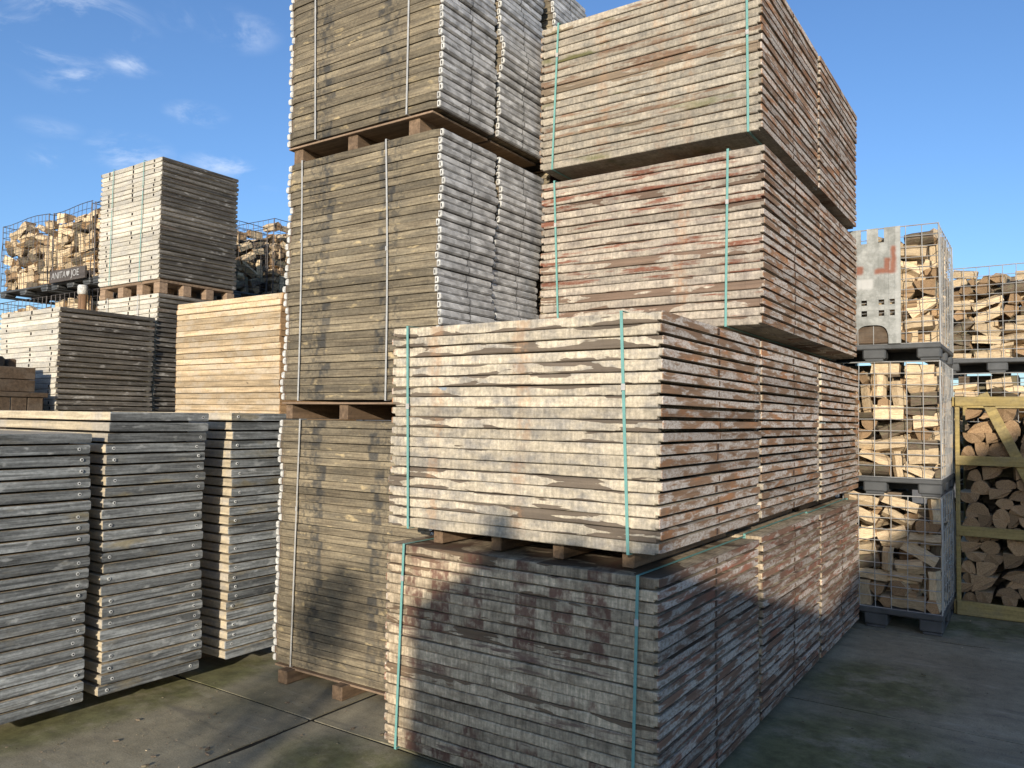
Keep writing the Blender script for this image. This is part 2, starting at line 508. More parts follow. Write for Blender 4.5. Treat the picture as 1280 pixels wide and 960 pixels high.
# ------------------------------------------------------------------ ground: 2 m concrete slabs on soil
def concrete():
    m = Mat('yard_concrete', .88)
    p = m.pos()
    a = m.noise(m.shifted((1, 1, 1), False, p), .9, 6, .6)
    b = m.noise(m.shifted((1, 1, 1), False, p), 9, 6, .7)
    f = m.noise(m.shifted((1, 1, 1), False, p), 120, 3, .7)
    st = m.noise(m.shifted((1.2, 6, 1), False, p), 1.5, 5, .65, .6)
    c = m.mix(m.step(a, .3, .7), (.25, .215, .14), (.375, .33, .225))
    c = m.val(c, m.step(b, .25, .75, .72, 1.22, False))
    c = m.val(c, m.step(f, .3, .7, .72, 1.2, False))
    c = m.mix(m.math('MULTIPLY', m.step(m.noise(m.shifted((1, 1, 1), False, p), 38, 2), .68, .74), .6), c, (.06, .055, .045))
    c = m.mix(m.math('MULTIPLY', m.step(st, .56, .72), .45), c, (.42, .38, .29))
    c = m.mix(m.math('MULTIPLY', m.step(st, .46, .30), .5), c, (.12, .108, .09))
    # moss films where water stands
    s = m.sep(p)
    mo = None
    for x, y, rx, ry in ((-2.75, 2.75, .55, .35), (-.9, 5.6, .5, .6), (-.85, 4.2, .6, .9), (-.3, 7.7, 1.0, .5), (-4.45, 2.6, .25, 1.6), (-.6, 3.3, .6, .7), (-4.1, 3.9, .3, .5)):
        dx = m.math('DIVIDE', m.math('SUBTRACT', s[0], x), rx)
        dy = m.math('DIVIDE', m.math('SUBTRACT', s[1], y), ry)
        d = m.math('ADD', m.math('MULTIPLY', dx, dx), m.math('MULTIPLY', dy, dy))
        k = m.step(d, 1.5, .1)
        mo = k if mo is None else m.math('MAXIMUM', mo, k)
    mn = m.noise(m.shifted((1, 1, 1), False, p), 3.2, 6, .68)
    mk = m.math('MULTIPLY', mo, m.step(mn, .30, .56))
    mk = m.math('ADD', mk, m.math('MULTIPLY', m.step(m.noise(m.shifted((1, 1, 1), False, p), .55, 5, .6), .56, .72), .35), clamp=True)
    mc = m.mix(m.step(b, .35, .65), (.085, .085, .025), (.17, .17, .06))
    c = m.mix(m.math('MULTIPLY', mk, .8), c, mc)
    c = m.val(c, m.step(m.rnd(2.9), 0, 1, .85, 1.12, False))
    h = m.math('ADD', m.math('MULTIPLY', b, .6), m.math('MULTIPLY', f, .5))
    return m.done(c, h, .5, .006, m.step(mn, .3, .7, .75, .95))


def soil():
    """dark earth in the slab joints, sandy yard beyond the paved part"""
    m = Mat('joint_soil', .95)
    p = m.pos(); q = m.sep(p)
    n = m.noise(m.shifted((1, 1, 1), False, p), 14, 6)
    l = m.noise(m.shifted((1, 1, 1), False, p), .4, 5)
    ax = m.step(m.math('ABSOLUTE', m.math('ADD', q[0], 3.4)), 9.9, 10.1)
    ay = m.step(m.math('ABSOLUTE', m.math('SUBTRACT', q[1], 3.07)), 11.9, 12.1)
    sand = m.val(m.mix(l, (.27, .205, .135), (.40, .32, .215)), m.step(n, .3, .7, .75, 1.2, False))
    c = m.mix(m.math('MAXIMUM', ax, ay), m.mix(n, (.010, .009, .007), (.03, .026, .018)), sand)
    return m.done(c, n, .6, .02)


MAT['concrete'] = concrete()
MAT['soil'] = soil()
gm = MB()
N = 24
gx = [-600 + 1200 * i / N for i in range(N + 1)]
gm.add([(x, y, -.0065) for y in gx for x in gx], [(j * (N + 1) + i, j * (N + 1) + i + 1, (j + 1) * (N + 1) + i + 1, (j + 1) * (N + 1) + i) for j in range(N) for i in range(N)])
ground = link('ground', gm.mesh('ground', MAT['soil']))
tag(ground, 'dark soil of the timber yard under the concrete slabs', 'ground', kind='structure')


def slab_mesh(seed):
    r = random.Random(seed)
    mb = MB()
    n = 10
    h = 1.0 - .014
    loop = []
    for sx, sy, ex, ey in ((-1, -1, 1, -1), (1, -1, 1, 1), (1, 1, -1, 1), (-1, 1, -1, -1)):
        for i in range(n):
            t = i / n
            loop.append((sx + (ex - sx) * t, sy + (ey - sy) * t))
    outer = [(x * h, y * h, -.09) for x, y in loop]
    mid = [(x * (h - r.uniform(0, .004)), y * (h - r.uniform(0, .004)), -.006 - r.uniform(0, .004)) for x, y in loop]
    top = []
    for x, y in loop:
        k = r.uniform(.0003, .0012) + (.02 * r.random() if r.random() < .12 else 0)
        top.append((x * (h - k), y * (h - k), 0.0))
    L = len(loop)
    mb.add(outer + mid + top, [(i, (i + 1) % L, L + (i + 1) % L, L + i) for i in range(L)] + [(L + i, L + (i + 1) % L, 2 * L + (i + 1) % L, 2 * L + i) for i in range(L)] + [tuple(2 * L + i for i in range(L))])
    return mb.mesh('concrete_slab', MAT['concrete'])


slab_meshes = [slab_mesh(i) for i in range(4)]
rg = random.Random(5)
for i in range(-6, 4):
    for j in range(-6, 6):
        link('concrete_slab', rg.choice(slab_meshes), ground, (-2.39 + 2 * i, 4.06 + 1.99 * j, rg.uniform(-.002, .002)), (rg.uniform(-.001, .001), rg.uniform(-.001, .001), rg.choice((0, math.pi / 2, math.pi))))


# ------------------------------------------------------------------ boards and bundles
def board_mesh(name, lx, ly, t, seed, mats, nseg=9, ch=.004, jit=.0025, rail=None, recess=0.0, bolts=None, holes=None, ragged=0.0, mid_gap=False):
    """one flat production board, lofted along X with worn, uneven long edges.
    rail=(depth, rise): the end rails hang less deep than the board, which leaves the dark joint on the end faces."""
    r = random.Random(seed)
    mb = MB()
    hx = lx / 2
    st = []
    deep = .11
    if rail:
        dep, rise = rail
        st += [(-hx, rise, ch * 1.6, 0, rise), (-hx + .005, rise, ch, 0, rise), (-hx + dep, rise, ch, 0, rise), (-hx + dep + .002, 0, ch, 0, rise), (-hx + deep, 0, ch, 0, rise), (-hx + deep + .002, 0, ch, 0, 0)]
    else:
        st += [(-hx, 0, ch * 1.8, recess, 0), (-hx + .006, 0, ch, recess, 0), (-hx + .045, 0, ch, 0, 0)]
    for i in range(1, nseg):
        st.append((-hx + (.12 if rail else .05) + (lx - (.24 if rail else .1)) * i / nseg + r.uniform(-.02, .02), 0, ch * r.uniform(.5, 1.6), 0, 0))
    if rail:
        st += [(hx - deep - .002, 0, ch, 0, 0), (hx - deep, 0, ch, 0, rise), (hx - dep - .002, 0, ch, 0, rise), (hx - dep, rise, ch, 0, rise), (hx - .005, rise, ch, 0, rise), (hx, rise, ch * 1.6, 0, rise)]
    else:
        st += [(hx - .045, 0, ch, 0, 0), (hx - .006, 0, ch, recess, 0), (hx, 0, ch * 1.8, recess, 0)]
    rings = []
    for k, (x, zb, c, ins, zm) in enumerate(st):
        j = lambda: r.uniform(-jit, jit)
        if k in (0, len(st) - 1): x += r.uniform(-ragged, ragged)
        y0, y1 = -ly / 2 + ins + j(), ly / 2 - ins + j()
        zt = t - abs(j()) * .6
        b = zb + abs(j()) * .6
        bm_ = max(b, zm)
        c0 = min(c, (zt - b) * .42)
        rings.append([(x, y0, b + c0), (x, y0, zt - c0), (x, y0 + c0, zt), (x, y1 - c0, zt), (x, y1, zt - c0), (x, y1, b + c0), (x, y1 - c0, b),
                      (x, y1 - .03, b), (x, y1 - .032, bm_), (x, y0 + .032, bm_), (x, y0 + .03, b), (x, y0 + c0, b)])
    v = [p for ring in rings for p in ring]
    n = len(rings)
    S = 12
    body, ends = [], []
    for i in range(n - 1):
        for k in range(S):
            f = (i * S + k, i * S + (k + 1) % S, (i + 1) * S + (k + 1) % S, (i + 1) * S + k)
            (ends if (i == 0 or i == n - 2) else body).append(f)
    ends += [tuple(range(S)), tuple((n - 1) * S + k for k in range(S))]
    mb.add(v, body, 0)
    mb.add(v, ends, 1)
    if mid_gap:                                                   # butt joint and rusty tie bolt in the middle of the end rail
        zr = rail[1] if rail else 0
        for sx in (-1, 1):
            x = sx * hx
            mb.box(min(x, x + sx * .0035), max(x, x + sx * .0035), -.010 + r.uniform(-.01, .01), .006, zr + .006, t - .006, 2)
    if bolts:
        for y in bolts:
            if r.random() < .18: continue
            yy, zz = y + r.uniform(-.012, .012), t * .5 + r.uniform(-.004, .004)
            for rad, off, sl in ((.0095, .0015, 2), (.0048, .0022, 3)):
                c = [(hx + off, yy + rad * math.cos(a * math.pi / 4), zz + rad * math.sin(a * math.pi / 4)) for a in range(8)]
                c2 = [(hx - .004, p[1], p[2]) for p in c]
                mb.add(c + c2, [tuple(range(8))] + [(a, 8 + a, 8 + (a + 1) % 8, (a + 1) % 8) for a in range(8)], sl)
    if holes:
        for x in holes:
            if r.random() < .35: continue
            xx, zz = x + r.uniform(-.02, .02), t * .5
            w, h = r.uniform(.007, .011), r.uniform(.010, .017)
            mb.box(xx - w, xx + w, -ly / 2 - .0035, -ly / 2 + .004, zz - h, zz + h, 2)
    return mb.mesh(name, mats)


def ribbon(name, x, w, y0, y1, z0, z1, mat, thick=.0015, lean=0.0, sag=0.0):
    """a strapping band that runs round a bundle in the plane across X"""
    mb = MB()
    pts = []
    n = 8
    for i in range(n + 1):
        t = i / n
        pts.append((x + lean * (t - .5) + sag * math.sin(math.pi * t), y0, z0 + (z1 - z0) * t))
    pts += [(x + lean * .5, y1, z1), (x - lean * .5, y1, z0)]
    c = Vector((0, (y0 + y1) / 2, (z0 + z1) / 2))
    ring = []
    for p in pts:
        sy = 1 if p[1] > c.y else -1
        sz = 1 if p[2] > z1 - 1e-4 else (-1 if p[2] < z0 + 1e-4 else 0)
        q = (p[0], p[1] + sy * thick, p[2] + sz * thick)
        ring.append(((p[0] - w / 2, p[1], p[2]), (p[0] + w / 2, p[1], p[2]), (q[0] + w / 2, q[1], q[2]), (q[0] - w / 2, q[1], q[2])))
    v = [p for r4 in ring for p in r4]
    L = len(ring)
    f = []
    for i in range(L):
        k = (i + 1) % L
        for a in range(4):
            f.append((i * 4 + a, i * 4 + (a + 1) % 4, k * 4 + (a + 1) % 4, k * 4 + a))
    mb.add(v, f)
    return mb.mesh(name, mat)


def bundle(name, label, cat, x0, x1, y0, y1, z0, z1, n, meshes, rng, group=None, walk=.006, jx=.006, jy=.004, yaw=.002, straps=(), bearers=(), bearer_h=.09, channel=None, lx=None):
    hy = max(abs(v.co.y) for v in meshes[0].vertices)
    """a stack of n boards as one thing; every board is a part"""
    cx, cy = (x0 + x1) / 2, (y0 + y1) / 2
    t = thing(name, label, cat, (cx, cy, z0 - bearer_h if bearers else z0), group)
    base = bearer_h if bearers else 0.0
    pitch = (z1 - z0) / n
    wx = wy = 0.0
    for i in range(n):
        wx = wx * .88 + rng.uniform(-walk, walk)
        wy = wy * .8 + rng.uniform(-min(walk, .006), min(walk, .006)) * .5
        o = link('board', rng.choice(meshes), t, (wx + rng.uniform(-jx, jx), wy + rng.uniform(-jy, jy), base + i * pitch), (0, 0, rng.uniform(-yaw, yaw)))
        if channel is not None:
            for s in (-1, 1):
                link('end_channel', channel, o, (s * (lx / 2 + .013) + rng.uniform(-.002, .002), 0, 0), (0, 0, 0 if s > 0 else math.pi))
    for x, mat, w, lean, sag in straps:
        so_ = link('strap', ribbon('strap', x - cx, w, -hy - .014, hy + .012, base - .004, base + (z1 - z0) + .004, mat, .0016, lean, sag), t)
        sz_ = base + (z1 - z0) * rng.uniform(.55, .85)
        mb = MB(); mb.box(-w * .68, w * .68, -.0015, .0035, -.014, .014, 0, .001)
        link('seal', mb.mesh('seal', MAT['strap_grey']), so_, (x - cx + lean * ((sz_ - base) / (z1 - z0) - .5) + sag * .6, -hy - .0175, sz_))
    for x, w, d in bearers:
        mb = MB()
        mb.box(-w / 2, w / 2, d[0] - cy, d[1] - cy, 0.002, base - .003, 0, .004)
        link('bearer', mb.mesh('bearer', MAT['bearer']), t, (x - cx, 0, 0))
    return t


rng = random.Random(11)
X0, X1 = -2.770, -1.283
TB = .0503
main_kw = dict(nseg=10, ch=.0035, jit=.0022, rail=(.028, .012), ragged=.002, mid_gap=True)


def main_meshes(front, tag_, k=5):
    out = []
    for i in range(k):
        kw = dict(main_kw)
        kw['rail'] = (.022, (.008, .011, .012, .013, .010)[i % 5])
        out.append(board_mesh('board', X1 - X0, 1.35, TB - (.0015, .0035, .0055, .0025, .0045)[i % 5], 100 * tag_ + i, [MAT[front], MAT['A_side' if tag_ == 1 else 'main_side'], MAT['T_recess']], **kw))
    return out


mA, mB_, mC, mD = main_meshes('A_front', 1), main_meshes('B_front', 2), main_meshes('C_front', 3), main_meshes('D_front', 4)
YC = ((2.991, 4.341), (4.385, 5.735), (5.785, 7.135))
GA = 'strapped board bundles piled in the row beside the camera'
teal = MAT['strap_teal']


def bear(xs, y0, y1, w=.058): return [(x, w, (y0 + .11, y1 - .06)) for x in xs]


AX = (-2.535, -2.175, -1.83, -1.48)
names_row = ('front', 'middle', 'rear')
lab = {
    ('A', 0): 'grey board bundle with dark red block stains, nearest one standing on the ground',
    ('A', 1): 'shaded board bundle on the ground, middle one of the long bottom row',
    ('A', 2): 'board bundle on the ground at the far end of the bottom row, by the cages',
    ('B', 0): 'pale cream coated board bundle with two teal straps, nearest of the second tier',
    ('B', 1): 'brown edged board bundle in the middle of the second tier',
    ('B', 2): 'brown edged board bundle at the far end of the second tier, beside the wire cage',
    ('C', 1): 'reddish brown board bundle with teal straps on the third tier',
    ('C', 2): 'reddish brown board bundle behind another at the far end of the third tier',
    ('D', 1): 'tan board bundle with teal straps on top of the reddish brown bundle',
    ('D', 2): 'tan board bundle at the far end of the topmost tier against the sky',
}
for k, (ya, yb) in enumerate(YC):
    dz = (0, .012, .0)[k]
    bundle('board_bundle', lab['A', k], 'board bundle', X0, X1, ya, yb, .05, 1.055 + dz, 20, mA, rng, GA, .004, .0025, .005, .0018,
           straps=[(-2.665, teal, .0135, .03, .0), (-1.385, teal, .0135, .02, 0)], bearers=bear(AX, ya, yb, .09), bearer_h=.05)
    bundle('board_bundle', lab['B', k], 'board bundle', X0, X1, ya, yb, 1.144 + dz, 2.150, 20, mB_, rng, GA, .0045, .003, .005, .0018,
           straps=[(-2.640, teal, .0135, -.03, .0), (-1.440, teal, .0135, -.04, 0)], bearers=bear(AX, ya, yb), bearer_h=.087 )
XC0, XC1 = -2.79, -1.272
for k in (1, 2):
    ya, yb = YC[k]
    ya += .06 if k == 1 else 0
    bundle('board_bundle', lab['C', k], 'board bundle', XC0 + .015, XC1 - .015, ya, yb, 2.246, 3.272, 20, mC, rng, GA, .0035, .0025, .005, .0018,
           straps=[(-2.635, teal, .0135, -.045, 0), (-1.49, teal, .0135, .01, 0)], bearers=bear((-2.4, -2.03, -1.65), ya + .35, yb), bearer_h=.094)
    bundle('board_bundle', lab['D', k], 'board bundle', XC0 + .015, XC1 - .015, ya - .01, yb, 3.359, 4.335, 19, mD, rng, GA, .0035, .0025, .005, .0018,
           straps=[(-2.655, teal, .0135, .035, 0), (-1.37, teal, .0135, -.01, 0)], bearers=bear((-2.4, -2.03, -1.65), ya + .35, yb), bearer_h=.085)

# ---- the tall yellow brown tower: narrow boards with zinc channels on their ends
TX0, TX1 = -4.165, -2.84
TLX = TX1 - TX0 - .052
TT = .0465
mT = [board_mesh('board', TLX, .545, TT - (.0006, .0016, .0028, .0010, .0020)[i], 500 + i, [MAT['T_front'], MAT['T_recess']], nseg=9, ch=.0015, jit=.0016, recess=.012) for i in range(5)]


def channel_mesh():
    mb = MB()
    w, h, c = .026, .0435, .009
    prof = [(-w / 2, .001), (w / 2 - c, .001), (w / 2, .001 + c), (w / 2, h - c), (w / 2 - c, h), (-w / 2, h)]
    n = len(prof)
    ys = (-.268, -.262, .262, .268)
    v = []
    for k, y in enumerate(ys):
        s = .86 if k in (0, 3) else 1.0
        for x, z in prof: v.append((x * s, y, h / 2 + (z - h / 2) * s))
    f0, f1 = [], []
    for i in range(3):
        for k in range(n):
            q = (i * n + k, i * n + (k + 1) % n, (i + 1) * n + (k + 1) % n, (i + 1) * n + k)
            (f0 if i == 1 else f1).append(q)
    f1 += [tuple(range(n)), tuple(3 * n + k for k in range(n))]
    mb.add(v, f0, 0)
    mb.add(v, f1, 1)
    mb.box(-.003, .002, -.2705, -.268, h * .28, h * .72, 2)
    return mb.mesh('end_channel', [MAT['zinc'], MAT['clip'], MAT['hole']])


chan = channel_mesh()
GT = 'yellow brown board bundles of the tall tower'
grey = MAT['strap_grey']
TCOL = ((3.43, 3.975), (4.005, 4.55), (4.70, 5.245))
TZ = ((.10, 1.668, 33), (1.795, 3.362, 33), (3.490, 4.90, 30))
tl = {(0, 0): 'lowest yellow brown board bundle of the tower front, partly in shade',
      (1, 0): 'yellow brown board bundle with dark bands at the middle of the tall tower front',
      (2, 0): 'topmost yellow brown board bundle of the tall tower front, cut by the picture edge',
      (0, 1): 'board bundle hidden behind the lowest one of the tall tower', (1, 1): 'grey ended board bundle standing second from the front at mid height of the tower',
      (2, 1): 'grey ended board bundle standing second from the front at the top of the tower',
      (0, 2): 'board bundle at the back of the tower on the ground', (1, 2): 'board bundle at the back of the tower at mid height',
      (2, 2): 'grey ended board bundle farthest back at the tower top, seen over the tan bundle'}
tst = {0: ((-3.965, .03, 0.0),), 1: ((-3.985, -.02, .01), (-3.23, -.04, .012)), 2: ((-3.90, -.05, .0), (-3.09, 0, 0))}
for lv, (z0, z1, nb) in enumerate(TZ):
    for c, (ya, yb) in enumerate(TCOL):
        if lv < 2 and c == 2: continue
        st = [(x, grey, .012, le, sg) for x, le, sg in tst[lv]] if c == 0 else []
        if lv == 0: be = [(-3.99, .085, (3.36 if c == 0 else ya, yb)), (-3.50, .085, (3.36 if c == 0 else ya, yb)), (-3.0, .085, (ya, yb))]
        elif lv == 1: be = [(-4.10, .06, (ya + .02, yb)), (-3.595, .075, (ya + .02, yb)), (-3.05, .075, (ya + .02, yb))]
        else: be = [(-4.075, .085, (ya + .02, yb)), (-3.57, .085, (ya + .02, yb)), (-3.06, .085, (ya + .02, yb))]
        bh = (.10, .125, .126)[lv]
        t = bundle('board_bundle', tl[lv, c], 'board bundle', TX0, TX1, ya, yb, z0, z1, nb, mT, rng, GT, .016, .003, .005, .004, straps=st, bearers=be, bearer_h=bh - (.014 if lv else .014), channel=chan, lx=TLX)
        # thin deck plank between bearers and boards
        mb = MB()
        mb.box(-(TX1 - TX0) / 2 + .02, (TX1 - TX0) / 2 - .06, -.275, .272, 0, .0125, 0, .002)
        for ch_ in t.children: pass
        link('deck_plank', mb.mesh('deck_plank', MAT['deck']), t, (0, 0, bh - .0135 - .014 + .0005))
        for ch_ in t.children:
            if ch_.name.startswith(('board', 'strap')): ch_.location.z += .014
        t.location.z = z0 - bh
# stand-in support for the far back column of the tower
for lv, (z0, z1, nb) in enumerate(TZ[:2]):
    ya, yb = TCOL[2]
    bundle('board_bundle', tl[lv, 2], 'board bundle', TX0, TX1, ya, yb, z0, z1 + .1, 34, mT, rng, GT, .006, .003, .003, .003, bearers=[(-4.0, .085, (ya, yb)), (-3.0, .085, (ya, yb))], bearer_h=.10 if lv == 0 else .027)

# ---- slate grey board stacks on the left
LX0, LX1 = -5.86, -4.400
LT = .0620
mL = [board_mesh('board', LX1 - LX0, .635, .0505, 600 + i, [MAT['L_front'], MAT['L_side'], MAT['bolt'], MAT['hole']], nseg=9, ch=.0035, jit=.0025, ragged=.006, bolts=(-.265, .265)) for i in range(7)]
# spacer sheets fill the gaps between these boards, their shade put in as near black
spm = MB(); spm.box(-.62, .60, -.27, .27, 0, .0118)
GL = 'slate grey board stacks on the left'
for label, ya, n, z0, walk in (('slate grey board stack nearest on the left, cut by the picture edge', 1.690, 24, .100, .010),
                               ('tall slate grey board stack with two pale top boards, middle of three on the left', 2.413, 26, .100, .016),
                               ('slate grey board stack squeezed against the yellow brown tower', 3.240, 26, .105, .014)):
    t = thing('board_stack', label, 'board stack', ((LX0 + LX1) / 2, ya + .3175, 0), GL)
    w = 0.0; v = 0.0
    dark_spacer = spm.mesh('dark_gap_sheet', MAT['hole'])
    for i in range(n):
        w = w * .85 + rng.uniform(-walk, walk) * .6
        v = v * .85 + rng.uniform(-walk, walk) * .5
        if i == n - 1 and n == 26 and ya < 3: v += .008
        link('board', rng.choice(mL), t, (w, v, z0 + i * LT), (rng.uniform(-.002, .002), 0, rng.uniform(-.006, .006)))
        if i < n - 1: link('dark_spacer', dark_spacer, t, (w, v, z0 + i * LT + .0504))
    for x in (-.55, -.15, .25):
        mb = MB(); mb.box(-.05, .05, -.29, .29, 0, z0 - .002, 0, .004)
        link('bearer', mb.mesh('bearer', MAT['bearer']), t, (x, 0, 0))

# ---- bleached stacks in the back left
mS = [board_mesh('board', 1.17, .92, (.049, .0475, .0465, .0485, .0478)[i], 700 + i, [MAT['S_front'], MAT['S_side'], MAT['hole']], nseg=8, ch=.0035, jit=.0025, rail=(.03, .013), ragged=.004, holes=(-.42, 0.05, .46)) for i in range(5)]
GS = 'bleached board bundles in the back left'
bundle('board_bundle', 'bleached board bundle low in the back left behind the slate grey stacks', 'board bundle', -8.53, -7.362, 3.551, 4.471, .10, 2.655, 51, mS, rng, GS, .004, .004, .004, .002,
       bearers=[(-8.3, .09, (3.58, 4.45)), (-7.95, .09, (3.58, 4.45)), (-7.6, .09, (3.58, 4.45))], bearer_h=.10)
bundle('board_bundle', 'bleached board bundle under the highest one, left of the orange bundle', 'board bundle', -8.57, -7.40, 4.52, 5.44, .10, 2.92, 56, mS, rng, GS, .004, .004, .004, .002,
       straps=[(-8.33, grey, .012, 0, 0), (-7.74, grey, .012, 0, 0)], bearers=[(-8.3, .09, (4.55, 5.4)), (-7.95, .09, (4.55, 5.4)), (-7.6, .09, (4.55, 5.4))], bearer_h=.10)
t = bundle('board_bundle', 'bleached board bundle standing highest in the back left against the sky', 'board bundle', -8.60, -7.41, 4.53, 5.45, 3.07, 4.33, 25, mS, rng, GS, .004, .004, .004, .002,
           straps=[(-8.32, teal, .011, 0.01, 0), (-7.74, teal, .011, .02, 0)], bearers=[], bearer_h=0)
for xx in (-.50, -.14, .22, .53):
    for yy in (-.40, -.13, .14, .40):
        mb = MB(); mb.box(-.05, .05, -.05, .05, 0, .112, 0, .006)
        link('block', mb.mesh('block', MAT['deck']), t, (xx, yy, -.146))
mb = MB(); mb.box(-.57, .575, -.44, .44, 0, .028, 0, .004)
link('deck_plank', mb.mesh('deck_plank', MAT['deck']), t, (0, 0, -.031))

mO = [board_mesh('board', 1.50, .9, (.0525, .0505, .051, .049, .052)[i], 800 + i, [MAT['O_front'], MAT['O_side'], MAT['hole']], nseg=8, ch=.004, jit=.0025, ragged=.012) for i in range(5)]
bundle('board_bundle', 'fresh orange board bundle between the bleached stacks and the tower', 'board bundle', -6.83, -5.33, 4.376, 5.276, .08, 2.74, 50, mO, rng, None, .004, .005, .004, .002,
       bearers=[(-6.6, .09, (4.4, 5.2)), (-6.08, .09, (4.4, 5.2)), (-5.55, .09, (4.4, 5.2))], bearer_h=.08)

# ------------------------------------------------------------------ firewood cages
def wire_panel(w, h, mat, seed, sx=.118, sz=.092, r=.0034, bend=.004, top=0.0):
    """a wire mesh panel in the XZ plane, its lower left corner at the origin"""
    g = random.Random(seed)
    mb = MB()
    nx, nz = max(2, round(w / sx)), max(2, round(h / sz))
    ph = [g.uniform(0, 6.28) for _ in range(4)]

    def off(x, z):
        return (bend * (math.sin(5 * x + ph[0]) + math.sin(7 * z + ph[1])), bend * .8 * math.sin(6 * x + 3 * z + ph[2]), top * math.sin(4 * x + ph[3]) * (z / h) ** 2)
    for i in range(nx + 1):
        x = w * i / nx
        pts = []
        for k in range(6):
            z = h * k / 5
            a = off(x, z); pts.append((x + a[1], a[0] - .003, z + a[2]))
        mb.tube(pts, r * (1.5 if i in (0, nx) else 1), 4)
    for i in range(nz + 1):
        z = h * i / nz
        pts = []
        for k in range(7):
            x = w * k / 6
            a = off(x, z); pts.append((x, a[0] + .003, z + a[1] * .8 + a[2]))
        mb.tube(pts, r * (1.5 if i in (0, nz) else 1), 4)
    return mb.mesh('mesh_panel', mat)


def pallet_mesh(w, d, h):
    """plastic pallet: a deck, nine feet, three bottom runners"""
    mb = MB()
    dk = h * .30
    mb.box(-w / 2, w / 2, -d / 2, d / 2, h - dk, h, 0, .008)
    for fx in (-1, 0, 1):
        for fy in (-1, 0, 1):
            fw = .175 if fx else .18
            cx = fx * (w / 2 - fw / 2 - .003)
            cy = fy * (d / 2 - .075 - .003)
            mb.box(cx - fw / 2, cx + fw / 2, cy - .075, cy + .075, .018, h - dk + .004, 0, .012)
        cx = fx * (w / 2 - .155 / 2 - .004)
        mb.box(cx - .07, cx + .07, -d / 2 + .004, d / 2 - .004, 0, .02, 0, .004)
    mb.box(-w / 2 + .03, w / 2 - .03, -.13, -.10, .02, h - dk)  # inner wall added so that no sky shows through the openings
    return mb.mesh('pallet', MAT['plastic'])


def log_mesh(seed, kind):
    """split log along X in a unit box: slots split wood, bark, cut end"""
    g = random.Random(seed)
    prof = []
    bark = []
    if kind == 'round':
        n = 10
        for i in range(n):
            a = 2 * math.pi * i / n; r = .5 * g.uniform(.88, 1.0)
            prof.append((r * math.cos(a), r * math.sin(a))); bark.append(True)
    elif kind == 'half':
        for i in range(8):
            a = math.pi * (i / 7); r = .5 * g.uniform(.92, 1.0)
            prof.append((r * math.cos(a), -.42 + 1.84 * .5 * math.sin(a) * g.uniform(.92, 1))); bark.append(i < 7)
        prof.append((-.1, -.45 + g.uniform(-.05, .05))); bark.append(False)
        bark[7] = False
    elif kind == 'quarter':
        prof.append((-.5, -.5)); bark.append(False)
        prof.append((.5, -.5 + g.uniform(0, .1))); bark.append(True)
        for i in range(1, 5):
            a = math.pi / 2 * i / 5
            prof.append((-.5 + math.cos(a) * g.uniform(.93, 1.0), -.5 + math.sin(a) * g.uniform(.93, 1.0))); bark.append(True)
        prof.append((-.5 + g.uniform(0, .1), .5)); bark.append(False)
    else:                                     # split block: uneven four to six sided billet
        k = g.choice((4, 5, 5, 6)); a0 = g.uniform(0, 6.28)
        for i in range(k):
            a = a0 + 2 * math.pi * (i + g.uniform(-.22, .22)) / k
            r = .5 / max(abs(math.cos(a)), abs(math.sin(a))) * g.uniform(.8, 1.0)
            prof.append((r * math.cos(a), r * math.sin(a))); bark.append(i == 0 and kind == 'blockb')
    n = len(prof)
    mb = MB()
    xs = (-.5, -.2, .15, .5)
    v = []
    for k, x in enumerate(xs):
        sx, sy = g.uniform(-.05, .05), g.uniform(-.05, .05)
        s = g.uniform(.93, 1.06)
        for (a, b) in prof:
            v.append((x + (g.uniform(-.02, .02) if k in (0, 3) else 0), a * s + sx, b * s + sy))
    f0, f1 = [], []
    for i in range(3):
        for k in range(n):
            q = (i * n + k, i * n + (k + 1) % n, (i + 1) * n + (k + 1) % n, (i + 1) * n + k)
            (f1 if bark[k] else f0).append(q)
    mb.add(v, f0, 0)
    mb.add(v, f1, 1)
    mb.add(v, [tuple(range(n)), tuple(3 * n + k for k in range(n))], 2)
    return mb.mesh('split_log', [MAT['log'], MAT['bark'], MAT['end']])


LOGS = [log_mesh(900 + i, k) for i, k in enumerate(('block', 'quarter', 'blockb', 'block', 'block', 'quarter', 'block', 'half', 'round', 'block', 'quarter', 'block'))]
EKIND = ('half', 'quarter', 'half', 'round', 'quarter', 'half', 'quarter', 'half', 'half')
ENDS = [log_mesh(950 + i, k) for i, k in enumerate(EKIND)]
filler = MB()


def fill_add(me, mat):
    for p in me.polygons:
        filler.add([mat @ me.vertices[i].co for i in p.vertices], [tuple(range(len(p.vertices)))], p.material_index)


def pack(w, h, g, kinds, rough_top=0.0):
    """drop rectangles into a w by h face, always in the lowest place"""
    res = .01
    n = int(w / res)
    sky = [0.0] * n
    lim = [h + g.uniform(-rough_top, rough_top) for _ in range(n)]
    out = []
    for _ in range(900):
        k = g.random(); acc = 0
        for typ, pr, wr, hr in kinds:
            acc += pr
            if k <= acc: break
        iw, ih = g.uniform(*wr), g.uniform(*hr)
        m = max(1, int(iw / res))
        if m >= n: m = n - 1; iw = m * res
        best, bx = 1e9, 0
        for x in range(0, n - m + 1, 2):
            z = max(sky[x:x + m]) + .0008 * g.random()
            if z < best: best, bx = z, x
        if best + ih > h + rough_top:
            if best > h - .07: break
            if ih > .15: continue
            ih = max(.04, h - best)
        out.append((bx * res + iw / 2, best + ih / 2, iw, ih, typ))
        for q in range(bx, bx + m): sky[q] = best + ih
    return out


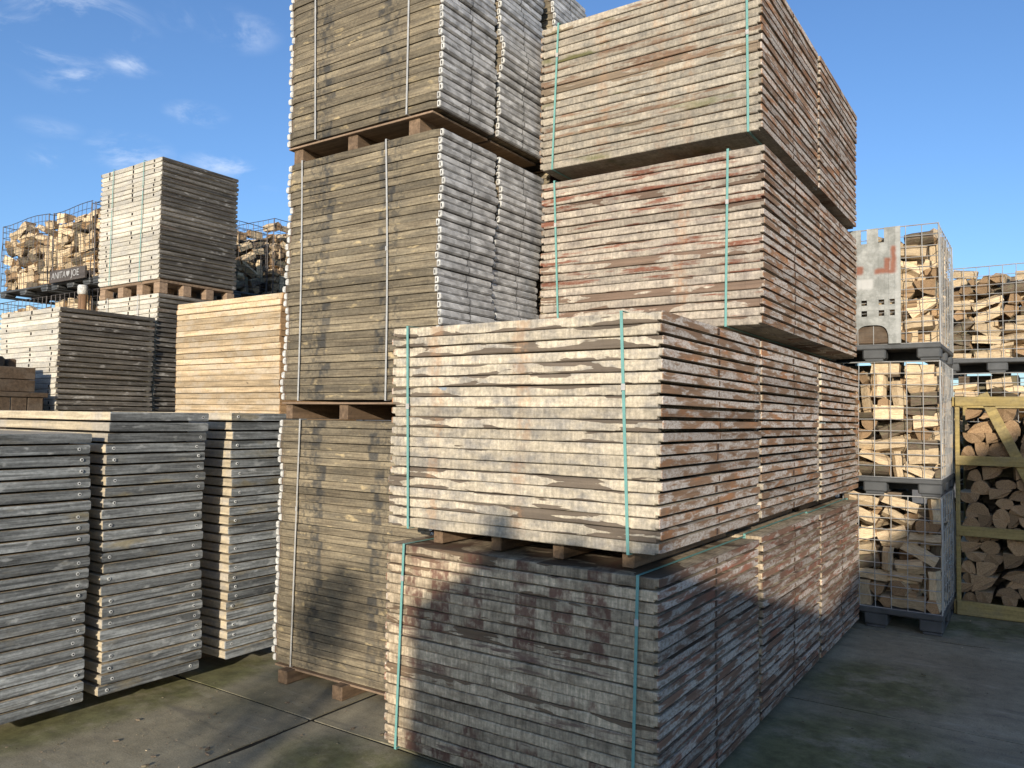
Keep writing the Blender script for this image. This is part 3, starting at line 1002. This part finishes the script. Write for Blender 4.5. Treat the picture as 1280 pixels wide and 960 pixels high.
HEAP = (('H', .40, (.22, .32), (.075, .135)), ('E', .33, (.09, .165), (.08, .14)), ('V', .10, (.08, .135), (.22, .29)), ('D', .17, (.24, .31), (.14, .20)))


def place_heap(cage, origin, w, h, g, face, label, group, keep=None, single=True, rough_top=0.0, inset=.012, cat='firewood', scale=1.0, keep_lo=None):
    """logs behind one face of a cage. face 'y': the face looks to -Y, 'x': it looks to +X"""
    scale *= .88
    kinds = tuple((a, b, tuple(q * scale for q in c), tuple(q * scale for q in d)) for a, b, c, d in HEAP)
    for u, z, iw, ih, typ in pack(w, h, g, kinds, rough_top):
        dep = g.uniform(.09, .15)
        ins = inset + g.uniform(0, .03) if face == 'y' else g.uniform(-.004, .010)
        me = g.choice(LOGS)
        roll = g.choice((0, math.pi / 2, math.pi, -math.pi / 2))
        tilt = g.gauss(0, .11)
        if typ == 'H': sc, ax = (iw * .99, dep, ih * 1.14), tilt
        elif typ == 'V': sc, ax = (ih * .99, dep, iw * 1.14), math.pi / 2 + tilt
        elif typ == 'D': sc, ax = (iw * 1.02, dep, ih * .72), g.choice((-1, 1)) * g.uniform(.28, .6)
        else: sc, ax = None, 0
        if face == 'y':
            if typ == 'E':
                R = Matrix.Rotation(math.pi / 2 + g.uniform(-.15, .15), 4, 'Z') @ Matrix.Rotation(roll, 4, 'X')
                sc2 = (.28, iw * 1.12, ih * 1.14) if abs(math.sin(roll)) < .5 else (.28, ih * 1.14, iw * 1.12)
                P = Vector((origin[0] + u, origin[1] + ins + .145, origin[2] + z))
            else:
                R = Matrix.Rotation(ax, 4, 'Y') @ Matrix.Rotation(g.uniform(-.1, .1), 4, 'Z') @ Matrix.Rotation(roll, 4, 'X')
                sc2 = sc if abs(math.sin(roll)) < .5 else (sc[0], sc[2], sc[1])
                P = Vector((origin[0] + u, origin[1] + ins + dep / 2, origin[2] + z))
        else:
            if typ == 'E':
                R = Matrix.Rotation(g.uniform(-.15, .15), 4, 'Z') @ Matrix.Rotation(roll, 4, 'X')
                sc2 = (.28, iw * 1.12, ih * 1.14) if abs(math.sin(roll)) < .5 else (.28, ih * 1.14, iw * 1.12)
                P = Vector((origin[0] - ins - .145, origin[1] + u, origin[2] + z))
            else:
                R = Matrix.Rotation(math.pi / 2, 4, 'Z') @ Matrix.Rotation(ax, 4, 'Y') @ Matrix.Rotation(roll, 4, 'X')
                sc2 = sc if abs(math.sin(roll)) < .5 else (sc[0], sc[2], sc[1])
                P = Vector((origin[0] - ins - dep / 2, origin[1] + u, origin[2] + z))
        M = Matrix.Translation(P) @ R @ Matrix.Diagonal((*sc2, 1))
        if single and (keep is None or keep(P)):
            o = link('split_log', me)
            o.matrix_world = M
            x_lo = keep_lo if keep_lo is not None else origin[0]
            tag(o, log_label(typ, iw, ih, (P.x - x_lo) / (origin[0] + w - x_lo), (z / h), face == 'x', label), cat, group)
        else:
            fill_add(me, M)


def where(f, names): return names[max(0, min(len(names) - 1, int(f * len(names))))]


def log_label(typ, iw, ih, fu, fz, side, cage_name):
    """says which log of a cage this is: build, pose and place"""
    size = 'thick' if min(iw, ih) > .108 else 'thin'
    pose = {'H': 'lying level', 'V': 'standing upright', 'D': 'lying aslant', 'E': 'seen end on'}[typ]
    v = where(fz, ('bottom', 'low', 'middle', 'high', 'top'))
    u = 'right flank' if side else where(fu, ('far left', 'left', 'right', 'far right'))
    return '%s split log %s at %s %s of the %s' % (size, pose, v, u, cage_name)


pal_cache, pan_cache = {}, {}


def cage(x0, x1, y0, y1, zb, ph, ch, label, group, mat='wire', seed=0, name='firewood_cage', bend=.004, top=0.0):
    """wire mesh cage on a plastic pallet"""
    w, d = x1 - x0, y1 - y0
    t = thing(name, label, 'firewood cage', ((x0 + x1) / 2, (y0 + y1) / 2, zb), group)
    k = (round(w, 2), round(d, 2), round(ph, 3))
    if k not in pal_cache: pal_cache[k] = pallet_mesh(w, d, ph)
    link('pallet', pal_cache[k], t)

    def pan(ww, s):
        kk = (round(ww, 2), round(ch, 2), mat, s % 3, bend, top)
        if kk not in pan_cache: pan_cache[kk] = wire_panel(ww, ch, MAT[mat], 30 + s % 3, bend=bend, top=top)
        return pan_cache[kk]
    e = .008
    link('mesh_panel', pan(w - 2 * e, seed), t, (-w / 2 + e, -d / 2 + e, ph))
    link('mesh_panel', pan(w - 2 * e, seed + 1), t, (-w / 2 + e, d / 2 - e, ph))
    link('mesh_panel', pan(d - 2 * e, seed + 2), t, (w / 2 - e, -d / 2 + e, ph), (0, 0, math.pi / 2))
    link('mesh_panel', pan(d - 2 * e, seed), t, (-w / 2 + e, -d / 2 + e, ph), (0, 0, math.pi / 2))
    return t


def core(x0, x1, y0, y1, z0, z1, g, depth=.16, lift=0.0):
    """deeper logs and an added solid block, so that no light passes through a cage"""
    for off in (depth, depth + .13):
        place_heap(None, (x0 + .02, y0 + off, z0), x1 - x0 - .04, z1 - z0 - off * .3, g, 'y', None, None, single=False, inset=0)
    place_heap(None, (x1 - depth, y0 + .05, z0), y1 - y0 - .1, z1 - z0 - .05, g, 'x', None, None, single=False, inset=0)
    mb = (x0 + .12, x1 - .32, y0 + .42, y1 - .1, z0, z1 + .005 + lift)
    filler.box(*mb, 1)


g = random.Random(21)
RX0, RX1, RY0, RY1 = -1.665, -.662, 7.185, 8.30
GC = 'firewood cages'
rc = (('lowest wire cage of split firewood, on the ground behind the board bundles', 0.0, .165, .935, 'lowest cage'),
      ('middle wire cage of split firewood beside the second tier of bundles', 1.108, .142, .965, 'middle cage'),
      ('top wire cage of split firewood with a grey rusty sheet on its front', 2.222, .142, .985, 'cage with the sheet'))
for i, (label, zb, ph, ch, ll) in enumerate(rc):
    cage(RX0, RX1, RY0, RY1, zb, ph, ch, label, GC, 'wire', i)
    top = .05 if i == 2 else 0
    keep = lambda P: P.x > -1.34
    place_heap(None, (RX0 + .01, RY0 + .012, zb + ph + .003), RX1 - RX0 - .02, ch - .01 + (.0 if i < 2 else -.06), g, 'y', ll, 'logs of cage tier %d' % (i + 1), keep, True, top, keep_lo=-1.34 if i < 2 else -.96)
    place_heap(None, (RX1 - .014, RY0 + .17, zb + ph + .003), RY1 - RY0 - .2, ch - .03, g, 'x', ll, 'logs of cage tier %d' % (i + 1), lambda P: True, True, top)
    core(RX0 + .02, RX1 - .02, RY0 + .02, RY1 - .02, zb + ph, zb + ph + ch - .04, g, lift=.038 if i < 2 else 0)

# grey rusty sheet on the top cage: crenellated top, six little windows, an arched opening below
def sheet():
    m = Mat('grey_rusty_sheet', .6, .3, .4)
    o = m.obj(); s = m.sep(o)
    n = m.noise(m.shifted((1, 1, 1), False), 9, 5, .6)
    f = m.noise(m.shifted((1, 1, 1), False), 40, 4, .7)
    c = m.mix(m.step(n, .35, .68), (.22, .225, .205), (.36, .365, .34))
    c = m.val(c, m.step(f, .3, .7, .85, 1.12, False))
    x, z = s[0], s[2]
    wob = m.math('MULTIPLY', m.math('SUBTRACT', n, .5), .05)

    def rect(xa, xb, za, zb, soft=.014):
        a = m.math('MULTIPLY', m.step(m.math('ADD', x, wob), xa - soft, xa + soft), m.step(m.math('ADD', x, wob), xb + soft, xb - soft))
        b = m.math('MULTIPLY', m.step(m.math('ADD', z, wob), za - soft, za + soft), m.step(m.math('ADD', z, wob), zb + soft, zb - soft))
        return m.math('MULTIPLY', a, b)
    r = None
    for q in ((.47, .512, .60, .82), (.415, .47, .60, .72), (.345, .515, .595, .635), (.20, .255, .60, .67)):
        k = rect(*q); r = k if r is None else m.math('MAXIMUM', r, k)
    c = m.mix(m.math('MULTIPLY', r, .9), c, m.mix(f, (.17, .055, .03), (.28, .10, .05)))
    c = m.mix(m.math('MULTIPLY', rect(.20, .33, .47, .555), .8), c, (.48, .475, .45))
    c = m.mix(m.math('MULTIPLY', rect(.505, .54, .0, .98), .35), c, (.46, .46, .43))
    return m.done(c, f, .2, .004)


def sheet_mesh():
    W, H, T = .545, .985, .006
    xs = [0, .10, .15, .195, .24, .285, .375, .42, .45, .455, .50, W]
    zs = [0, .16, .235, .285, .33, .375, .42, .86, .93, H]
    holes = set()
    for xa in (.24, .375, .455):
        for za in (.235, .33): holes.add((xa, za))
    for xa in (.24, .375): holes.add((xa, .86)); holes.add((xa, .93))
    mb = MB()
    for i in range(len(xs) - 1):
        for j in range(len(zs) - 1):
            xa, xb, za, zb = xs[i], xs[i + 1], zs[j], zs[j + 1]
            if (xa, za) in holes: continue
            if zb <= .16 + 1e-6 and .195 <= xa < .449: continue
            e = .0004
            mb.box(xa - e, xb + e, 0, T, za - e, zb + e)
    # arch spandrels under the window band
    cx, rx, rz = (.195 + .45) / 2, .1275, .16
    n = 10
    for s in (-1, 1):
        for k in range(n):
            a0, a1 = math.pi / 2 * k / n, math.pi / 2 * (k + 1) / n
            p = lambda a: (cx + s * rx * (math.sin(a) ** .6), rz * (math.cos(a) ** .6))
            q0, q1 = p(a0), p(a1)
            if abs(q0[1] - rz) < 1e-3 and abs(q1[1] - rz) < 1e-3: continue
            v = [(q0[0], 0, q0[1]), (q1[0], 0, q1[1]), (q1[0], 0, rz), (q0[0], 0, rz)]
            v += [(a, T, b) for a, _, b in v]
            mb.add(v, [(0, 1, 2, 3), (4, 7, 6, 5), (0, 4, 5, 1), (1, 5, 6, 2), (2, 6, 7, 3), (3, 7, 4, 0)])
    return mb.mesh('steel_sheet', sheet())


so = link('steel_sheet', sheet_mesh(), None, (-1.50, RY0 - .012, 2.368))
tag(so, 'grey rusty sheet with small square windows on the front of the top wire cage', 'metal sheet')
# the sheet covers the cage's front left part: its own width ends where the photo shows bare mesh again
so.location.x = -.952 - .545
mb = MB(); mb.box(.10, .40, .012, .05, .004, .158, 0, .01)
so2 = link('wooden_board', mb.mesh('wooden_board', MAT['box_wood']), None, (so.location.x + .062, RY0 - .002, 2.366))
tag(so2, 'brown wood plank behind the arched opening of the grey sheet', 'wood plank')

# far right column behind the timber crate
FX0, FX1, FY0, FY1 = -.86, .16, 9.12, 10.2
fl = (('wire cage of firewood behind the timber crate, at ground level', 0.0, .165, .935), ('wire cage of firewood showing just above the timber crate', 1.108, .142, .965),
      ('top wire cage of firewood at the right edge behind the timber crate', 2.222, .142, .93))
for i, (label, zb, ph, ch) in enumerate(fl):
    cage(FX0, FX1, FY0, FY1, zb, ph, ch, label, GC, 'wire', i + 1)
    if i:
        place_heap(None, (FX0 + .01, FY0 + .012, zb + ph + .003), FX1 - FX0 - .02, ch - .04, g, 'y',
                   'cage above the crate' if i == 2 else 'cage behind the crate',
                   'logs of the far right cages %d' % i, (lambda P: P.x < .0) if i == 2 else (lambda P: P.z > 1.9 and P.x < .0), True, .05 if i == 2 else 0)
    core(FX0 + .02, FX1 - .02, FY0 + .02, FY1 - .02, zb + ph, zb + ph + ch - .06, g, lift=.054 if i < 2 else 0)

# timber crate with stacked round firewood
tc = thing('timber_crate', 'yellow green timber crate full of stacked round firewood at the right edge', 'crate', (-.13, 8.6, 0))


def part(parent, name, mat, *boxes, bev=.004, rot=None):
    mb = MB()
    for b in boxes: mb.box(*b, 0, bev)
    return link(name, mb.mesh(name, mat), parent, (0, 0, 0))


CX0, CX1, CYF, CYB = -.645, .42, 8.13, 9.06
lx = lambda x: x + .13
for x in (CX0, CX1 - .035):
    for y in (CYF + .003, CYB - .05):
        part(tc, 'post', MAT['crate'], (lx(x), lx(x) + .035, y - 8.6, y - 8.6 + .05, .02, 1.895))
for z, hh in ((.005, .125), (.705, .09), (1.335, .085), (1.865, .085)):
    part(tc, 'rail', MAT['crate'], (lx(CX0) + .003, lx(CX1) - .003, CYF - 8.6 - .022, CYF - 8.6 + .001, z, z + hh))
    part(tc, 'rail', MAT['crate'], (lx(CX0) + .003, lx(CX1) - .003, CYB - 8.6 + .002, CYB - 8.6 + .024, z, z + hh))
for z, hh in ((.005, .125), (1.865, .085)):
    for x in (CX0, CX1):
        s = -.022 if x == CX0 else 0.0
        part(tc, 'rail', MAT['crate'], (lx(x) + s, lx(x) + s + .021, CYF - 8.6 + .004, CYB - 8.6, z, z + hh))
mb = MB(); mb.box(-.042, .042, 0, .018, -.83, .83, 0, .003)
br = link('brace', mb.mesh('brace', MAT['crate']), tc, (lx(-.09), CYF - 8.6 + .004, 1.22), (0, -math.radians(24), 0))
part(tc, 'floor_board', MAT['crate'], (lx(CX0) + .04, lx(CX1) - .04, CYF - 8.6 + .03, CYB - 8.6 - .06, .06, .09))
STACK = (('E', 1.0, (.09, .165), (.07, .125)),)
for u, z, iw, ih, typ in pack(CX1 - CX0 - .09, 1.72, g, STACK, .03):
    me = g.choice(ENDS)
    P = Vector((CX0 + .045 + u, CYF + .03 + .34 + g.uniform(0, .03), .095 + z))
    flip = g.random() < .6
    M = Matrix.Translation(P) @ Matrix.Rotation(math.pi / 2 + g.uniform(-.05, .05), 4, 'Z') @ Matrix.Rotation(math.pi if flip else g.uniform(-.3, .3), 4, 'X') @ Matrix.Diagonal((.66, iw * 1.24, ih * 1.27, 1))
    if P.x < -.06:
        o = link('split_log', me); o.matrix_world = M
        kd = {'half': 'half round', 'quarter': 'wedge shaped', 'round': 'round', 'block': 'blocky'}[EKIND[ENDS.index(me)]]
        zr = where(P.z / 1.9, ('just above the bottom rail', 'low in the bottom bay', 'high in the bottom bay', 'low in the middle bay', 'high in the middle bay', 'in the top bay', 'under the top rail'))
        tag(o, '%s %s log end, %s, %s of the crate' % ('big' if iw > .128 else 'small', kd, zr, where((P.x - CX0) / .56, ('left', 'centre', 'right'))), 'firewood', 'logs stacked in the timber crate')
    else: fill_add(me, M)
filler.box(CX0 + .05, CX1 - .05, CYF + .42, CYB - .08, .1, 1.7, 1)

# cages far left
LG = (('c', -12.55, -11.16, 0), ('c', -11.05, -10.06, 1), ('c', -9.99, -9.12, 2))
ltxt = ('far left wire cage of firewood, nearest to the picture edge', 'far left wire cage of firewood above the lettered sign', 'far left wire cage of firewood behind the highest bleached bundle')
for i, (_, xa, xb, k) in enumerate(LG):
    for lv in range(4):
        zb, ph, ch = ((0, .165, .93), (1.108, .142, .96), (2.222, .142, .90), (3.335, .09, .98))[lv]
        lb = ltxt[i] if lv == 3 else 'wire cage of firewood under the far left top row, %s tier, %s column' % (('lowest', 'second', 'third')[lv], ('left', 'middle', 'right')[i])
        cage(xa, xb, 5.2, 6.3, zb, ph, ch, lb, GC, 'rust_wire' if lv > 1 else 'wire', i + lv, bend=.010 if lv == 3 else .004, top=.02 if lv == 3 else 0)
        if lv == 3:
            place_heap(None, (xa + .01, 5.212, zb + ph + .003), xb - xa - .02, ch - .08, g, 'y', ('leftmost far cage', 'cage over the sign', 'third far cage')[i], 'logs of the far left cages %d' % i, (lambda P: P.x > -12.5 and P.x < -9.7), i < 2, .07)
            place_heap(None, (xb - .014, 5.36, zb + ph + .003), .9, ch - .1, g, 'x', None, None, None, False, .05)
            core(xa + .02, xb - .02, 5.22, 6.28, zb + ph, zb + ph + ch - .12, g)
        elif lv == 2:
            place_heap(None, (xa + .01, 5.212, zb + ph + .003), xb - xa - .02, ch - .1, g, 'y', None, None, None, False, .05)
            filler.box(xa + .05, xb - .05, 5.4, 6.25, zb + ph, zb + ph + ch - .15, 1)
        else:
            filler.box(xa + .05, xb - .05, 5.3, 6.25, zb + ph, zb + ph + ch - .15, 1)
for i, (xa, xb, ya, yb, txt) in enumerate(((-10.3, -9.30, 6.36, 7.36, 'in the gap right of the highest bleached bundle'), (-10.25, -9.25, 7.42, 8.45, 'just left of the tall tower'))):
    for lv in range(4):
        zb, ph, ch = ((0, .165, .93), (1.108, .142, .96), (2.222, .142, .96), (3.335, .09, .99 + .16 * i))[lv]
        cage(xa, xb, ya, yb, zb, ph, ch, 'dark wire cage of firewood %s, %s tier' % (txt, ('lowest', 'second', 'third', 'top')[lv]), GC, 'rust_wire', i + lv, bend=.008)
        if lv >= 2:
            place_heap(None, (xb - .014, ya + .02, zb + ph + .003), yb - ya - .04, ch - .06, g, 'x', None, None, None, False, .06)
            core(xa + .02, xb - .02, ya + .02, yb - .02, zb + ph, zb + ph + ch - .12, g)
        else:
            filler.box(xa + .05, xb - .05, ya + .05, yb - .05, zb + ph, zb + ph + ch - .15, 1)

fo = link('firewood', filler.mesh('firewood', [MAT['log'], MAT['bark'], MAT['end']]))
tag(fo, 'mass of split firewood packed deeper inside the wire cages', 'firewood', kind='stuff')

# lettered sign in front of the far left cages
sg = thing('lettered_sign', 'dark plank sign with white hand lettering hung on the far left cages', 'sign', (-10.52, 5.16, 3.41))
mb = MB(); mb.box(-.45, .45, -.02, .012, 0, .16, 0, .004)
link('plank', mb.mesh('plank', MAT['sign']), sg)
for txt, sz, dx, dzz in (('ANITA', .125, -.20, .045), ('\u2665', .075, .04, .062), ('JOE', .125, .22, .045)):
    fc = bpy.data.curves.new('lettering', 'FONT')
    fc.body = txt
    fc.size = sz; fc.extrude = .002; fc.align_x = 'CENTER'
    tmp = bpy.data.objects.new('lettering_tmp', fc); C.objects.link(tmp)
    bpy.context.view_layer.update()
    me = bpy.data.meshes.new_from_object(tmp.evaluated_get(bpy.context.evaluated_depsgraph_get()))
    bpy.data.objects.remove(tmp)
    me.materials.clear(); me.materials.append(MAT['white'])
    link('lettering', me, sg, (dx, -.0235, dzz), (math.pi / 2, 0, 0))

# birch post with a pale cap
mb = MB(); mb.tube([(0, 0, 0), (.004, 0, .4), (0, .003, .80), (.002, 0, 1.06)], [.05, .049, .05, .048], 10)
bp = thing('capped_post', 'short reddish post with a pale cap in front of the far left cages', 'post', (-9.98, 5.08, 2.13))
link('post', mb.mesh('post', MAT['post'], True), bp)
mb = MB(); mb.tube([(0, 0, 1.045), (0, 0, 1.06), (0, 0, 1.15), (0, 0, 1.165)], [.052, .06, .06, .05], 10)
link('cap', mb.mesh('cap', MAT['clip'], True), bp)
mb = MB(); mb.box(-.09, .09, -.06, .06, 0, 2.128, 0, .005)
link('plinth', mb.mesh('plinth', MAT['bearer']), bp, (0, 0, -2.13))

# wooden bin with upright planks and the flat box on it
bn = thing('plank_bin', 'dark wooden bin of upright planks at the left edge behind the slate stacks', 'bin', (-7.63, 2.90, 0))
for i in range(8):
    y = -.53 + i * .133
    mb = MB(); mb.box(.272, .295, y, y + .124, 0, 1.82, 0, .003)
    link('plank', mb.mesh('plank', MAT['box_wood']), bn)
for i in range(4):
    x = -.29 + i * .14
    for y in (-.555, .525):
        mb = MB(); mb.box(x, x + .131, y, y + .022, 0, 1.82, 0, .003)
        link('plank', mb.mesh('plank', MAT['box_wood']), bn)
mb = MB(); mb.box(-.3, .31, -.565, .56, 1.82, 1.862, 0, .004)
link('lid', mb.mesh('lid', MAT['box_wood']), bn)
bx = thing('flat_box', 'brown two plank wooden box on the plank bin at the left edge', 'box', (-7.68, 2.86, 1.864))
for z in (.003, .113):
    mb = MB(); mb.box(.262, .288, -.53, .52, z, z + .105, 0, .004); link('plank', mb.mesh('plank', MAT['box_wood']), bx)
    mb = MB(); mb.box(-.288, -.262, -.53, .52, z, z + .105, 0, .004); link('plank', mb.mesh('plank', MAT['box_wood']), bx)
    for y in (-.53, .496):
        mb = MB(); mb.box(-.26, .26, y, y + .024, z, z + .105, 0, .004); link('plank', mb.mesh('plank', MAT['box_wood']), bx)
mb = MB(); mb.box(-.26, .26, -.5, .49, .003, .02); link('base', mb.mesh('base', MAT['box_wood']), bx)
tr = MB(); tr.box(-.2, .23, -.48, .30, 0, .285, 0, .02)
o = link('black_tub', tr.mesh('black_tub', MAT['black']), None, (-7.68, 2.86, 1.887)); tag(o, 'black plastic tub standing in the brown flat box at the left edge', 'tub')
tr = MB(); tr.box(-.1, .1, 0, .07, 0, .27, 0, .01)
o = link('timber_offcut', tr.mesh('timber_offcut', MAT['bearer']), None, (-7.6, 3.20, 1.887)); tag(o, 'brown timber offcut beside the black tub in the flat box', 'offcut')

# ------------------------------------------------------------------ behind the camera: trees, and an added shed and bundles that throw the shade
mS2 = mD
GSB = 'board bundles behind the viewer'
for lv in range(4):  # unseen bundles added to keep the sun off the lower stacks
    for k in range(2):
        t = thing('board_bundle', 'tan board bundle added behind the viewer to cast shade, %s tier, %s pile' % (('lowest', 'second', 'third', 'top')[lv], ('left', 'right')[k]), 'board bundle', (2.28 + k * 1.09, -6.70, lv * .872), GSB)
        mb = MB(); mb.box(-.5, .5, -.6, .6, 0, .07); link('bearer', mb.mesh('bearer', MAT['bearer']), t)
        for i in range(9):
            link('board', rng.choice(mS2), t, (rng.uniform(-.01, .01), rng.uniform(-.01, .01), .072 + i * .0885), (0, 0, 0), (1.085 / 1.487, 1, 1.76))
ROOFC = plain('roof_sheet', (.12, .06, .045), .7)
WALLC = raw_wood('barn_board', (.16, .11, .07), axis='Z')
bar = thing('shade_shed', 'narrow wooden shed with steep red brown roof, added behind the viewer to cast shade', 'shed', (5.82, -6.0, 0))  # unseen shed added, its roof and depth shaped for the shade it throws
mb = MB()
W, E, Rg, Dp = 1.95, 3.33, 5.34, 1.0
mb.add([(-W, 0, 0), (W, 0, 0), (W, 0, E), (0, 0, Rg), (-W, 0, E), (-W, -Dp, 0), (W, -Dp, 0), (W, -Dp, E), (0, -Dp, Rg), (-W, -Dp, E)],
       [(0, 1, 2, 3, 4), (5, 9, 8, 7, 6), (0, 4, 9, 5), (1, 6, 7, 2)])
link('wall', mb.mesh('wall', WALLC), bar)
mb = MB()
for s in (-1, 1):
    a, b = Vector((0, .05, Rg + .06)), Vector((s * (W + .03), .05, E + .03))
    v = [a, b, b + Vector((0, -Dp - .1, 0)), a + Vector((0, -Dp - .1, 0))]
    v += [p + Vector((0, 0, -.07)) for p in v]
    mb.add(v, [(0, 1, 2, 3), (4, 7, 6, 5), (0, 4, 5, 1), (1, 5, 6, 2), (2, 6, 7, 3), (3, 7, 4, 0)])
link('roof', mb.mesh('roof', ROOFC), bar)
mb = MB(); mb.box(-1.0, 1.0, .003, .05, 0, 2.4, 0, .01); link('door', mb.mesh('door', MAT['box_wood']), bar)

LEAF = plain('leaf_green', (.06, .075, .025), .7)
TRUNK = raw_wood('tree_bark', (.09, .07, .05), axis='Z', bump=.8)


def tree(label, x, y, h, r, seed, leaves, zlo):
    g = random.Random(seed)
    t = thing('tree', label, 'tree', (x, y, 0), 'trees behind the viewer')
    mb = MB()
    mb.tube([(0, 0, -.03), (.03, .02, h * .3), (-.02, 0, h * .6), (0, .02, h * .85)], [.12, .09, .06, .02], 8)
    for i in range(9):
        a = g.uniform(0, 6.28); z = g.uniform(zlo * .8, h * .7)
        q = Vector((math.cos(a) * r * .8, math.sin(a) * r * .8, min(h * .95, z + r * .6)))
        mb.tube([(0, 0, z), q * .5 + Vector((0, 0, z * .5 + .05)), q], [.035, .02, .006], 5)
    link('trunk', mb.mesh('trunk', TRUNK, True), t)
    mb = MB()
    clumps = []
    for i in range(26):
        a = g.uniform(0, 6.28); rr = r * math.sqrt(g.random()); z = g.uniform(zlo, h)
        k = 1 - abs((z - (zlo + h) * .5) / ((h - zlo) * .5)) ** 2.2
        clumps.append(Vector((math.cos(a) * rr * max(.25, k), math.sin(a) * rr * max(.25, k), z)))
    for i in range(leaves):
        c = g.choice(clumps)
        p = c + Vector((g.gauss(0, .11), g.gauss(0, .11), g.gauss(0, .10)))
        p.z = min(p.z, h + .05)
        s = g.uniform(.025, .05)
        u = Vector((g.uniform(-1, 1), g.uniform(-1, 1), g.uniform(-1, 1))).normalized()
        w = u.cross(Vector((g.uniform(-1, 1), g.uniform(-1, 1), g.uniform(-1, 1)))).normalized()
        mb.add([p - u * s, p + w * s * .5, p + u * s, p - w * s * .5], [(0, 1, 2, 3)])
    link('crown', mb.mesh('crown', LEAF), t)


def conifer(label, x, y, h, k, seed, n):
    g = random.Random(seed)
    t = thing('conifer', label, 'conifer', (x, y, 0), 'conifers behind the viewer')
    mb = MB(); mb.tube([(0, 0, -.05), (.01, 0, h * .5), (0, 0, h * .97)], [.08, .05, .01], 7)
    link('trunk', mb.mesh('trunk', TRUNK, True), t)
    mb = MB()
    for i in range(n):
        d = (g.random() ** .6) * 2.6
        a = g.uniform(0, 6.28); r = (.03 + k * d) * g.random() ** .45 * (1 + .18 * math.sin(d * 9 + a * 2))
        p = Vector((math.cos(a) * r, math.sin(a) * r, h - d))
        u = Vector((math.cos(a), math.sin(a), g.uniform(.2, 1.2))).normalized() * g.uniform(.05, .10)
        w = u.cross(Vector((g.uniform(-1, 1), g.uniform(-1, 1), g.uniform(-1, 1)))).normalized() * g.uniform(.018, .035)
        mb.add([p - u, p + w, p + u, p - w], [(0, 1, 2, 3)])
    link('crown', mb.mesh('crown', LEAF), t)


tree('small bushy tree left of the bundles behind the viewer', 1.28, -8.3, 3.74, .42, 3, 2300, 1.6)
conifer('leftmost slender conifer in front of the bundles behind the viewer', 2.46, -7.8, 4.08, .35, 5, 5200)
conifer('second slender conifer in front of the bundles behind the viewer', 2.82, -7.8, 4.07, .25, 6, 3000)
conifer('third slender conifer in front of the bundles behind the viewer', 3.20, -7.8, 4.05, .25, 7, 3000)

# bark chips and splinters lying about
mb = MB()
g = random.Random(77)
for i in range(420):
    if g.random() < .5: x, y = g.uniform(-4.4, -2.9), g.uniform(1.6, 3.3)
    else: x, y = g.uniform(-1.25, 1.2), g.uniform(2.5, 8.0)
    s = g.uniform(.002, .007) * (3.2 if g.random() < .07 else 1); a = g.uniform(0, 3.14); h = s * .35
    c, d = math.cos(a) * s, math.sin(a) * s
    k = g.uniform(.25, .6)
    v = [(x - c, y - d, .005), (x + d * k, y - c * k, .005), (x + c, y + d, .006), (x - d * k, y + c * k, .005)]
    v += [(p[0] * .9 + x * .1, p[1] * .9 + y * .1, .006 + h) for p in v]
    mb.add(v, [(4, 5, 6, 7), (0, 1, 5, 4), (1, 2, 6, 5), (2, 3, 7, 6), (3, 0, 4, 7)], 0 if g.random() < .9 else 1)
co = link('bark_chips', mb.mesh('bark_chips', [MAT['bark'], MAT['log']]))
tag(co, 'small bark chips and splinters scattered over the concrete', 'bark chips', kind='stuff')
